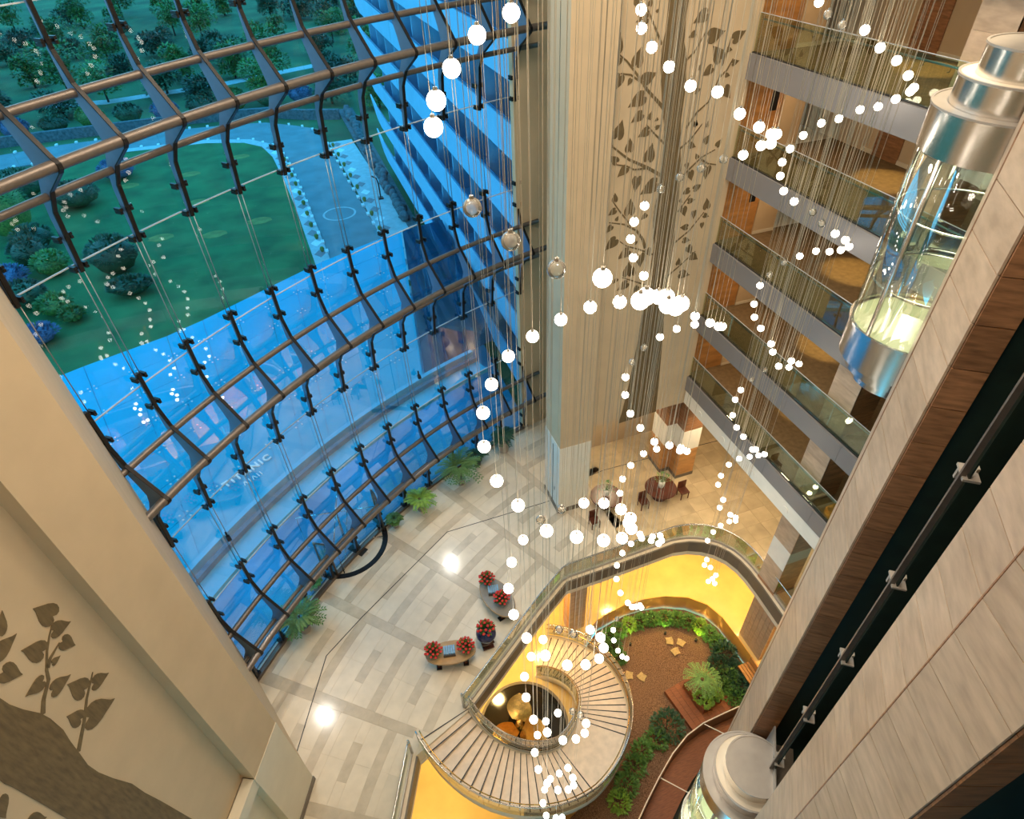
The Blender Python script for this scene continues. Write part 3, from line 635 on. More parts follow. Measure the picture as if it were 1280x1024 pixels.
# ---- balconies
LEV = (6.6, 9.9, 13.2, 16.5, 19.8)
YA, YB = 5.4, 18.72
XB = 14.63
YJ = (YA, 7.4, 10.2, 12.9, 15.6, 18.72)
lname = {6.6: 'first', 9.9: 'second', 13.2: 'third', 16.5: 'fourth', 19.8: 'fifth'}
for z in LEV + (23.1,):
    bl = thing('balcony_floor', (17, 12, z-.75), kind='structure')
    part(MB().box(XB+.06, 24, YA, 24, z-.72, z-.12), 'slab', M['plaster_lt'], bl)
    part(MB().box(XB+.14, 19.4, YA, 19.1, z-.12, z-.09), 'carpet', M['carpet'], bl)
    for k in range(5):
        part(MB().box(XB-.06, XB+.06, YJ[k]+.006, YJ[k+1]-.006, z-.76, z), 'fascia_panel', M['fascia'], bl)
    if z > 20: continue
    part(MB().box(XB+.02, XB+.10, YA, YB, z, z+.035), 'glass_channel', M['dark_joint'], bl)
    nm = lname[z]
    rl = thing('glass_balustrade', (XB+.05, 12, z), f'greenish glass balustrade on the {nm} balcony up from the lobby', 'balustrade', 'balcony balustrades')
    n = 7; ys = [YA+(YB-YA)*k/n for k in range(n+1)]
    for k in range(n):
        part(MB().box(XB+.05, XB+.066, ys[k]+.008, ys[k+1]-.008, z+.036, z+1.1), 'glass_panel', M['rail_glass'], rl)
        for q in (.3, .7):
            yy = ys[k]+(ys[k+1]-ys[k])*q
            part(MB().tube([(XB+.066, yy, z+.82), (XB+.13, yy, z+.82), (XB+.14, yy, z+.9)], .012, 6), 'rail_bracket', M['steel'], rl)
    part(MB().tube([(XB+.14, YA, z+.93), (XB+.14, YB-.1, z+.93)], .028, 8), 'handrail', M['rail_blue'], rl)
    part(MB().box(XB+.046, XB+.07, YA, YB, z+1.1, z+1.115), 'top_edge', M['seal'], rl)
    # corridor behind
    ew = thing('wall_corridor_end', (16, 19.1, z-.09), kind='structure')
    part(MB().box(XB+.13, 16.55, 19.0, 19.15, z-.09, z+2.55), 'veneer_panel', M['wood_or'], ew)
    part(MB().box(16.55, 17.55, 18.95, 19.15, z-.09, z+2.55), 'wall_face', M['plaster'], ew)
    part(MB().box(16.55, 17.57, 18.93, 18.95, z-.09, z+.04), 'skirting', M['plaster_lt'], ew)
    part(MB().box(17.55, 19.6, 21.0, 21.1, z-.09, z+2.55), 'corridor_dark_end', M['wood_dk'], ew)
    part(MB().box(16.1, 16.35, 18.97, 19.0, z+1.3, z+1.95), 'sign_plate', M['screen'], ew)
    bk = thing('wall_corridor_back', (19.4, 12, z-.09), kind='structure')
    part(MB().box(19.4, 19.55, YA, 21.0, z-.09, z+2.55), 'wall_face', M['plaster'], bk)
    part(MB().box(19.37, 19.4, YA, 17.6, z-.09, z+.05), 'skirting', M['plaster_lt'], bk)
    dr = part(MB().box(19.36, 19.4, 16.0, 17.1, z-.09, z+2.1), 'door_panel', M['wood_dk'], bk)
    part(MB().box(19.37, 19.4, 12.4, 13.2, z+.35, z+1.9), 'round_topped_panel', M['plaster_lt'], bk)
    # travertine and walnut pillar
    pz = thing('pillar_balcony', (15.4, 11.1, z-.09), kind='structure')
    part(MB().box(14.92, 15.95, 10.62, 11.65, z-.09, z+2.55), 'pillar_core', M['wood_dk'], pz)
    for q in range(3):
        part(MB().box(14.90, 14.92, 10.60, 11.66, z-.09+q*.88+.003, z-.09+(q+1)*.88-.003), 'veneer_panel', M['wood'], pz)
        part(MB().box(14.90, 15.96, 10.60, 10.62, z-.09+q*.88+.003, z-.09+(q+1)*.88-.003), 'veneer_panel', M['wood_dk'], pz)
# lobby pillar under the balconies with its cream panel
pz = thing('pillar_lobby', (15.6, 11.1, 0), kind='structure')
part(MB().box(15.17, 16.2, 10.72, 11.75, .15, 5.2), 'pillar_core', M['wood_or'], pz)
for z0, z1, mm in ((.15, 1.75, 'wood'), (1.75, 3.0, 'white'), (3.0, 5.1, 'wood')):
    part(MB().box(15.14, 15.17, 10.70, 11.76, z0, z1), 'veneer_panel', M[mm], pz)
for z0, z1, mm in ((.15, 2.3, 'wood_or'), (2.3, 3.0, 'plaster'), (3.0, 5.1, 'wood_dk')):
    part(MB().box(15.14, 16.21, 10.69, 10.72, z0, z1), 'veneer_panel', M[mm], pz)
part(MB().box(15.12, 16.22, 10.67, 11.78, 0, .15), 'plinth', M['wood_dk'], pz)
# white soffit band with round lamps under the first balcony
sb = thing('trim_2', (XB, 12, 5.1), kind='structure')
part(MB().box(XB-.04, XB+.35, YA, YB-.1, 5.1, 5.84), 'soffit_band', M['white'], sb)
for y in (7.1, 9.2, 11.3, 13.4, 15.5, 17.3):
    mb = MB(); mb.lathe([(0.0, .03), (.15, .03), (.15, 0)], 16)
    mb.v = [(XB-.04-v[2], y+v[0], 5.42+v[1]) for v in mb.v]
    part(mb, 'round_lamp_disc', M['white'], sb)
solo(MB().box(XB+.35, 24, YA, 18.72, 5.3, 5.85), 'ceiling_lobby_right', M['plaster_lt'], kind='structure')

# ---- lift core: three faceted faces of veneer panels with shaft slots
P1 = (8.82, 5.69); V1 = (5.98, 1.90)
uB = azv(36.85); nB = (-uB[1], uB[0]); uA = azv(20); nA = (-uA[1], uA[0]); uC = azv(54); nC = (-uC[1], uC[0])
def along(p, u, s, n=(0, 0), d=0): return (p[0]+u[0]*s+n[0]*d, p[1]+u[1]*s+n[1]*d)
ROWH = .7225; Z0P = 20.42-ROWH*35
rows = [Z0P+ROWH*k for k in range(50)]
core = thing('wall_lift_core', (7, 3, -5.2), kind='structure')
def strip(p, u, n, s0, s1, mt, name, depth=0.035, cols=1):
    wd = (s1-s0)/cols
    for c in range(cols):
        pc = along(p, u, s0+wd*(c+.5), n, -depth/2)
        mb = MB(); mb.obox((0, 0), u, wd/2-.004, depth/2, .008, ROWH-.008)
        me = with_mat(mb.mesh(name), mt)
        for z in rows:
            if z < -5.2 or z+ROWH > 31.2: continue
            inst(me, name, core, (pc[0]-7, pc[1]-3, z+5.2))
LB = math.hypot(P1[0]-V1[0], P1[1]-V1[1])
sP2 = LB-1.35; sP3 = 1.02
strip(V1, uB, nB, sP2, LB, M['wood'], 'veneer_panel'); strip(V1, uB, nB, 0, sP3, M['wood'], 'veneer_panel')
inB = (-nB[0], -nB[1])
P2 = along(V1, uB, sP2); P3 = along(V1, uB, sP3)
strip(P2, inB, uB, 0.04, .52, M['wood_dk'], 'walnut_reveal_panel', .035)
strip(P3, inB, (-uB[0], -uB[1]), 0.04, .52, M['wood_dk'], 'walnut_reveal_panel', .035)
# face A (towards the viewer) runs back from V1
uAb = (-uA[0], -uA[1]); strip(V1, uAb, nA, 0.01, 1.16, M['wood'], 'veneer_panel')
strip(along(V1, uAb, 1.16), (-nA[0], -nA[1]), uA, .04, .60, M['wood_dk'], 'walnut_reveal_panel')
strip(V1, uAb, nA, 3.6, 4.75, M['wood'], 'veneer_panel')
strip(P1, uC, nC, 0.01, 1.1, M['wood'], 'veneer_panel')
strip(along(P1, uC, 1.1), (-nC[0], -nC[1]), uC, .04, .52, M['wood_dk'], 'walnut_reveal_panel')
# solid backing behind the panels and dark shafts
def backing(poly, name, mt): part(MB().prism(poly, -6.3, 31), name, M[mt], core)
def q4(p, u, n, s0, s1, d0, d1): return [along(p, u, s0, n, d0), along(p, u, s1, n, d0), along(p, u, s1, n, d1), along(p, u, s0, n, d1)]
backing(q4(V1, uB, nB, sP2+.03, LB-.01, -.036, -.55), 'pier_backing', 'wood_dk')
backing(q4(V1, uB, nB, .02, sP3-.03, -.036, -.55), 'pier_backing', 'wood_dk')
backing(q4(V1, uAb, nA, .05, 1.13, -.036, -.6), 'pier_backing', 'wood_dk')
backing(q4(V1, uAb, nA, 3.6, 4.75, -.036, -.6), 'pier_backing', 'wood_dk')
backing(q4(P1, uC, nC, .04, 1.07, -.036, -.55), 'pier_backing', 'wood_dk')
backing(q4(V1, uB, nB, .3, LB-.3, -2.3, -2.5), 'shaft_back', 'shaft')
backing(q4(V1, uB, nB, sP2+.05, sP2+.2, -.55, -2.4), 'shaft_side', 'shaft')
backing(q4(V1, uB, nB, sP3-.2, sP3-.05, -.55, -2.4), 'shaft_side', 'shaft')
backing(q4(V1, uAb, nA, .6, 4.5, -2.3, -2.5), 'shaft_back', 'shaft')
backing(q4(V1, uAb, nA, .95, 1.1, -.6, -2.4), 'shaft_side', 'shaft')
backing(q4(V1, uAb, nA, 3.65, 3.8, -.6, -2.4), 'shaft_side', 'shaft')
# brown edge bead of the pier
part(MB().prism(q4(V1, uB, nB, LB-.005, LB+.03, .005, -.5), -5.2, 31), 'edge_bead', M['wood_dk'], core)
# groove between the two faces
part(MB().prism(q4(V1, uB, nB, -.012, .012, .004, -.05), -5.2, 31), 'corner_groove', M['wood_dk'], core)
# guide rail and brackets in the visible shaft
gs = (sP2+sP3)/2
gr = along(V1, uB, gs, nB, -.32)
rail = thing('lift_guide_rail', (gr[0], gr[1], -5.2), 'tall brass-edged guide rail standing in the dark lift shaft', 'guide rail')
part(MB().obox(gr, uB, .022, .04, -5.2, 30.9), 'rail_web', M['tube'], rail)
part(MB().obox(along(gr, nB, -.07), uB, .06, .012, -5.2, 30.9), 'rail_flange', M['shaft'], rail)
for k in range(14):
    z = -2.8+k*2.6
    part(MB().obox(along(gr, uB, .08, nB, -.1), uB, .17, .11, z, z+.04), 'rail_bracket', M['pot'], rail)
    part(MB().obox(along(gr, uB, .2, nB, -.05), uB, .025, .035, z-.2, z), 'bracket_strut', M['pot'], rail)
    part(MB().obox(along(gr, uB, .14, nB, -.2), uB, .04, .02, z-.16, z+.1), 'bracket_plate', M['steel_lt'], rail)
gr2 = along(V1, uAb, 2.2, nA, -.8)
rail = thing('lift_guide_rail', (gr2[0], gr2[1], -5.2), 'dark guide rail in the shaft nearest the viewer', 'guide rail')
part(MB().obox(gr2, uA, .05, .06, -5.2, 30.9), 'rail_web', M['tube'], rail)
for k in range(14):
    z = -1.9+k*2.6
    part(MB().obox(along(gr2, uA, 0, nA, -.1), uA, .3, .2, z, z+.07), 'rail_bracket', M['steel_cap'], rail)

# ---- ceiling and the unseen sides of the atrium
solo(MB().box(-16, 24.2, -9, 28, 31, 31.4), 'ceiling', M['plaster_lt'], kind='structure')
solo(MB().box(-16, 24.2, -9.4, -9, -6.4, 31), 'wall_front', M['plaster'], kind='structure')
solo(MB().box(24, 24.3, -9, 24.6, -6.4, 31), 'wall_right', M['plaster'], kind='structure')

# =================================================================== CURVED GLASS FRONT
win = thing('window_1', (FC[0], FC[1], 0), kind='structure')
TH = [-51.34+3.235*k for k in range(12)]
SETS = (2.8, 11.5, 20.2)
inner_e = [(1.06, 2.98), (1.03, 1.75), (.84, 1.12), (.02, .16), (-.10, .05), (-.11, -.06), (-.03, -.16), (.58, -.62), (.86, -1.12), (1.02, -2.62)]
outer_e = [(1.13, -2.62), (1.08, -1.25), (1.00, -.85), (.76, -.36), (.66, -.02), (.80, .42), (1.05, 1.02), (1.12, 1.75), (1.15, 2.98)]
def fin_mesh(th=.045):
    mb = MB(); P = inner_e+outer_e; n = len(P)
    for sx in (-1, 1): mb.v += [(sx*th, RN+e, z) for e, z in P]
    tris = tessellate_polygon([[Vector((e, z, 0)) for e, z in P]])
    for t in tris: mb.f.append(tuple(t)); mb.f.append(tuple(n+k for k in t[::-1]))
    for k in range(n): mb.f.append((k, (k+1) % n, n+(k+1) % n, n+k))
    return mb
FIN = with_mat(fin_mesh().mesh('fin'), M['fin'])
ed = MB()                                        # dark flange on the inner edge of a fin
for k in range(len(inner_e)-1):
    (e0, z0), (e1, z1) = inner_e[k], inner_e[k+1]
    ed.quad((-.052, RN+e0-.02, z0), (.052, RN+e0-.02, z0), (.052, RN+e1-.02, z1), (-.052, RN+e1-.02, z1))
    ed.quad((-.052, RN+e0+.02, z0), (-.052, RN+e0-.02, z0), (-.052, RN+e1-.02, z1), (-.052, RN+e1+.02, z1))
    ed.quad((.052, RN+e0-.02, z0), (.052, RN+e0+.02, z0), (.052, RN+e1+.02, z1), (.052, RN+e1-.02, z1))
EDGE = with_mat(ed.mesh('fin_edge'), M['fin_dk'])
sp = MB()                                        # glass-holding spider at a fin end
sp.box(-.17, .17, RN+1.06, RN+1.14, -.03, .03); sp.box(-.03, .03, RN+1.06, RN+1.14, -.14, .14)
for x in (-.15, .15):
    for z in (-.10, .10): sp.box(x-.035, x+.035, RN+.98, RN+1.2, z*.4-.035, z*.4+.035)
SPI = with_mat(sp.mesh('spider_bracket'), M['fin_dk'])
for z in SETS:
    for a in TH:
        f_ = inst(FIN, 'fin', win, (0, 0, z), -R(a))
        inst(EDGE, 'fin_edge', f_)
        for dz in (2.85, 1.9, -1.75, -2.5): inst(SPI, 'spider_bracket', f_, (0, 0, dz))
def ring_tube(r, z, rad, a0=-53.6, a1=-13.9, n=44, seg=10):
    mb = MB(); mb.tube([(r*math.sin(R(a0+(a1-a0)*k/n)), r*math.cos(R(a0+(a1-a0)*k/n)), z) for k in range(n+1)], rad, seg)
    me = with_mat(mb.mesh('tube_rail'), M['tube']); return me
for z in SETS:
    inst(ring_tube(RN+.87, z+.93, .10), 'tube_rail', win); inst(ring_tube(RN+.02, z, .125), 'tube_rail', win); inst(ring_tube(RN+.78, z-.74, .09), 'tube_rail', win)
# tension rods between the sets
for za, zb in ((SETS[0]+2.9, SETS[1]-2.55), (SETS[1]+2.9, SETS[2]-2.55), (SETS[2]+2.9, 31)):
    rm = with_mat(MB().tube([(0, 0, za), (0, 0, zb)], .014, 5).mesh('tension_rod'), M['rod'])
    for a in TH:
        for off in (-.075, .075):
            inst(rm, 'tension_rod', win, ((RN+1.1)*math.sin(R(a))+off*math.cos(R(a)), (RN+1.1)*math.cos(R(a))-off*math.sin(R(a)), 0))
ROWS = [.18, 5.35, 9.05, 14.05, 17.75, 22.8, 26.4, 30.95]
hw = RG*math.sin(R(3.235/2))
for k in range(len(ROWS)-1):
    pm = with_mat(MB().box(-hw+.008, hw-.008, RG*math.cos(R(3.235/2))-.01, RG*math.cos(R(3.235/2))+.01, ROWS[k]+.01, ROWS[k+1]-.01).mesh('glass_pane'), M['glass'])
    for j in range(11): inst(pm, 'glass_pane', win, (0, 0, 0), -R(TH[j]+3.235/2))
    wd = 1.0
    pm2 = with_mat(MB().box(-hw*.6, hw*.6, RG-.01, RG+.01, ROWS[k]+.01, ROWS[k+1]-.01).mesh('glass_pane'), M['glass'])
    inst(pm2, 'glass_pane', win, (0, 0, 0), -R(TH[0]-1.02))
    jm = MB(); n = 38
    jm.band([((RG-.03)*math.sin(R(-53.3+37.3*i/n)), (RG-.03)*math.cos(R(-53.3+37.3*i/n))) for i in range(n+1)], -.02, .02, ROWS[k]-.014, ROWS[k]+.014)
    inst(with_mat(jm.mesh('glazing_joint'), M['seal']), 'glazing_joint', win)
cbm = MB(); n = 38
cbm.band([((RG-.12)*math.sin(R(-53.3+38*i/n)), (RG-.12)*math.cos(R(-53.3+38*i/n))) for i in range(n+1)], -.14, .12, 0.001, .16)
inst(with_mat(cbm.mesh('floor_sill'), M['tube']), 'floor_sill', win)

# ---- two added floodlights by the fins, put in to make the floor glints
for i, tgt in ((7, (3.3, 17.9, 0)), (1, (-3.9, 12.0, 0))):
    a = TH[i]+(.9 if i == 7 else 0); p = fp(a, RN+1.0); z = 7.2
    fl = thing('added_floodlight', (p[0], p[1], z), 'small black lamp added to glint on the floor, ' + ('towards the column' if i == 7 else 'towards the pilaster'), 'added_floodlight')
    d = Vector((tgt[0]-p[0], tgt[1]-p[1])).normalized()
    part(MB().obox((p[0], p[1]), (d.x, d.y), .09, .07, z-.06, z+.08), 'housing', M['fin_dk'], fl)
    part(MB().obox((p[0]-d.x*.05, p[1]-d.y*.05), (d.x, d.y), .02, .03, z+.08, z+.3), 'clamp', M['fin_dk'], fl)
    spot('added_floodlight_beam', (p[0]+d.x*.12, p[1]+d.y*.12, z-.08), tgt, 700, 50, (1, .93, .82), 1.0, .11)

# ---- revolving door
dc = (-2.25, 20.35)
rd = thing('revolving_door', (dc[0], dc[1], 0), 'round revolving door with dark floor ring in the glass front', 'door')
def dca(a, r): return (dc[0]+r*math.sin(R(a)), dc[1]+r*math.cos(R(a)))
part(MB().band([dca(52+185*k/24, 1.9) for k in range(25)], -.13, .13, .001, .012), 'floor_ring', M['fin_dk'], rd)
mu = azv(-44)
part(MB().obox(dca(140, .75), azv(140), .45, .24, .001, .014), 'door_mat', M['black'], rd)
for a in (78, 208):
    for da in (-9, 9):
        p = dca(a+da, 1.9); part(MB().tube([(p[0], p[1], 0), (p[0], p[1], 2.45)], .05, 8), 'door_post', M['tube'], rd)
    part(MB().band([dca(a-9+18*k/6, 1.9) for k in range(7)], -.01, .01, .05, 2.45), 'curved_glass', M['lift_glass'], rd)
    part(MB().tube([(*dca(a-10+20*k/6, 1.9), 2.45) for k in range(7)], .05, 8), 'door_head', M['tube'], rd)
part(MB().tube([(dc[0], dc[1], 0), (dc[0], dc[1], 2.45)], .06, 8), 'centre_post', M['steel'], rd)
for a in (100, 190, 280, 10):
    p = dca(a, 1.8); part(MB().tube([(dc[0], dc[1], .1), (p[0], p[1], .1), (p[0], p[1], 2.35), (dc[0], dc[1], 2.35)], .025, 6), 'door_leaf_frame', M['steel'], rd)

# =================================================================== VOID BALUSTRADES
def balustrade(path, name_label, zb=0, h=1.08, npan=None, off=.16):
    t = thing('glass_balustrade', (path[0][0], path[0][1], zb), name_label, 'balustrade')
    o_ = []
    for k, p in enumerate(path):
        a = path[max(k-1, 0)]; b = path[min(k+1, len(path)-1)]; d = Vector((b[0]-a[0], b[1]-a[1])).normalized()
        o_.append((p[0]-d.y*off, p[1]+d.x*off))
    # resample
    seg = [0]
    for k in range(1, len(o_)): seg.append(seg[-1]+math.dist(o_[k], o_[k-1]))
    def at_(s):
        for k in range(1, len(o_)):
            if s <= seg[k]+1e-6:
                q = (s-seg[k-1])/max(seg[k]-seg[k-1], 1e-6); return (o_[k-1][0]+(o_[k][0]-o_[k-1][0])*q, o_[k-1][1]+(o_[k][1]-o_[k-1][1])*q)
        return o_[-1]
    n = npan or max(1, round(seg[-1]/1.5))
    for i in range(n):
        s0, s1 = seg[-1]*i/n+.008, seg[-1]*(i+1)/n-.008
        part(MB().band([at_(s0+(s1-s0)*k/5) for k in range(6)], -.008, .008, zb+.14, zb+h-.04), 'glass_panel', M['rail_glass'], t)
    full = [at_(seg[-1]*k/60) for k in range(61)]
    part(MB().band(full, -.035, .035, zb+.001, zb+.15), 'base_channel', M['steel_cap'], t)
    part(MB().tube([(p[0], p[1], zb+h) for p in full], .035, 8), 'handrail', M['steel'], t)
    return t
balustrade(VOID[3:], 'long glass balustrade bending around the garden opening in the lobby floor')
balustrade(VOID[:3], 'short straight glass balustrade beside the top of the stair')

# =================================================================== CURVED STAIR
SC = (3.51, 11.25); RI, RO = 2.40, 4.58
ANG = [-103.9, -110.6, -117.4, -123.9, -129.6, -134.8] + [-134.8-4.87*k for k in range(1, 14)]      # nosings 1..19
ANG += [-231.9-4.72*k for k in range(0, 20)]                                                         # nosings 20..39
def scp(a, r): return (SC[0]+r*math.sin(R(a)), SC[1]+r*math.cos(R(a)))
stair = thing('curved_stair', (SC[0], SC[1], -5.2), 'curved stone stair with dark nosings sweeping down from lobby to garden', 'staircase')
ZR = .13
for i in range(39):
    a0 = ANG[i]; a1 = ANG[i+1] if i < 38 else ANG[i]-4.7
    z = -ZR*i-.13
    n = 8 if abs(a1-a0) > 10 else 2
    ring = [scp(a0+(a1-a0)*k/n, RI) for k in range(n+1)]+[scp(a1-(a1-a0)*k/n, RO) for k in range(n+1)]
    t_ = part(MB().prism(ring, z-.16, z), 'tread', M['tread'], stair)
    da = .55; w0 = 2.4/RI
    nose = [scp(a0-.02, RI+.01), scp(a0-.02, RO-.01), scp(a0-.6, RO-.01), scp(a0-.95, RI+.01)]
    sub(MB().prism([scp(a0+.62, RI+.02), scp(a0+.62, RO-.02), scp(a0-.04, RO-.02), scp(a0-.04, RI+.02)], z+.129, z+.136) if i else
        MB().prism([scp(a0+.62, RI+.02), scp(a0+.62, RO-.02), scp(a0-.04, RO-.02), scp(a0-.04, RI+.02)], .001, .006),
        'nosing_strip', M['black'], t_, stair)
def helix(r, dz, n=150):
    aa = []; zz = []
    full = ANG+[ANG[-1]-4.7]
    pts = []
    for i in range(len(full)-1):
        m_ = 10 if abs(full[i+1]-full[i]) > 10 else 3
        flat_ = abs(full[i+1]-full[i]) > 10
        for k in range(m_):
            q = k/m_; pts.append((*scp(full[i]+(full[i+1]-full[i])*q, r), -ZR*i-(0 if flat_ else ZR*q)-.05+dz))
    return pts
def hband(r, o0, o1, d0, d1):
    p = helix(r, 0); return MB().band([(q[0], q[1]) for q in p], o0, o1, [q[2]+d0 for q in p], [q[2]+d1 for q in p])
part(hband(RO, -.10, .02, -.42, .08), 'outer_stringer', M['grey_side'], stair, True)
part(hband(RI, -.02, .10, -.42, .08), 'inner_stringer', M['grey_side'], stair, True)
part(hband(RO, -.06, -.02, .08, .15), 'outer_base_channel', M['steel_cap'], stair, True)
part(hband(RI, .02, .06, .08, .15), 'inner_base_channel', M['steel_cap'], stair, True)
for rr, s_ in ((RO+.04, 'outer'), (RI-.04, 'inner')):
    p = helix(rr, 0); step = 10
    for k in range(0, len(p)-1, step):
        q = p[k:k+step+1]
        if len(q) < 2: continue
        part(MB().band([(v[0], v[1]) for v in q], -.008, .008, [v[2]+.14 for v in q], [v[2]+1.0 for v in q]), 'glass_panel', M['rail_glass'], stair)
        v = q[0]; part(MB().tube([(v[0], v[1], v[2]+.1), (v[0], v[1], v[2]+1.03)], .016, 6), 'baluster', M['steel'], stair)
    part(MB().tube([(v[0], v[1], v[2]+1.04) for v in p], .03, 8), 'handrail', M['steel'], stair)
    part(MB().tube([(*scp(0, 0)[:0], v[0]*1.0+(SC[0]-v[0])*(.03 if s_ == 'outer' else -.05), v[1]+(SC[1]-v[1])*(.03 if s_ == 'outer' else -.05), v[2]+.9) for v in p], .022, 8), 'grab_rail', M['brass'] if s_ == 'outer' else M['steel'], stair)
# newel blocks at the stair head
for p in ((-1.30, 9.86), (.98, 10.80)):
    o_ = solo(MB().tube([(p[0], p[1], .002), (p[0], p[1], 1.0), (p[0], p[1], 1.12)], [.06, .06, .035], 14), 'newel_post', M['steel'],
              'polished steel newel post at the ' + ('outer' if p[0] < 0 else 'inner') + ' side of the stair head', 'post')
# round dark pool with a bronze propeller under the stair
pool = thing('round_pool', (3.55, 11.3, -5.2), 'round dark pool under the curved stair', 'pool')
part(MB().lathe([(0.0, -5.17), (1.95, -5.17)], 40, (3.55, 11.3, 0)), 'water_surface', M['water'], pool)
part(MB().lathe([(1.93, -5.2), (1.93, -5.13), (2.05, -5.13), (2.05, -5.2)], 40, (3.55, 11.3, 0)), 'pool_rim', M['fascia_dk'], pool)
pr_ = thing('ship_propeller', (3.3, 11.2, -5.15), 'polished bronze ship propeller with three blades set in the dark pool', 'propeller')
hub = MB(); hub.lathe([(0.0, -4.25), (.09, -4.25), (.16, -4.4), (.2, -4.7), (.2, -5.16)], 16, (3.3, 11.2, 0)); hub.sm = True
part(hub, 'hub', M['brass'], pr_)
for k in range(3):
    a = R(70+120*k); mb = MB()
    for i in range(9):
        t = i/8; r0 = .15+.95*t; wd = .44*math.sin(PI*min(1, .16+t*.86))**.7+.02
        for j in range(5):
            s_ = (j-2)/2*wd; tw = .55*(1-t*.6)
            s_ *= 1.35
            x, y, z = r0*1.25, s_*math.cos(tw), -4.62+s_*math.sin(tw)+.12*t
            mb.v.append((3.3+x*math.cos(a)-y*math.sin(a), 11.2+x*math.sin(a)+y*math.cos(a), z))
    for i in range(8):
        for j in range(4): q = i*5+j; mb.f.append((q, q+1, q+6, q+5))
    b0 = len(mb.v); mb.v += [(v[0], v[1], v[2]-.04) for v in mb.v[:45]]
    mb.f += [tuple(b0+k_ for k_ in f_[::-1]) for f_ in mb.f[:32]]
    part(mb, 'blade', M['brass'], pr_, True)

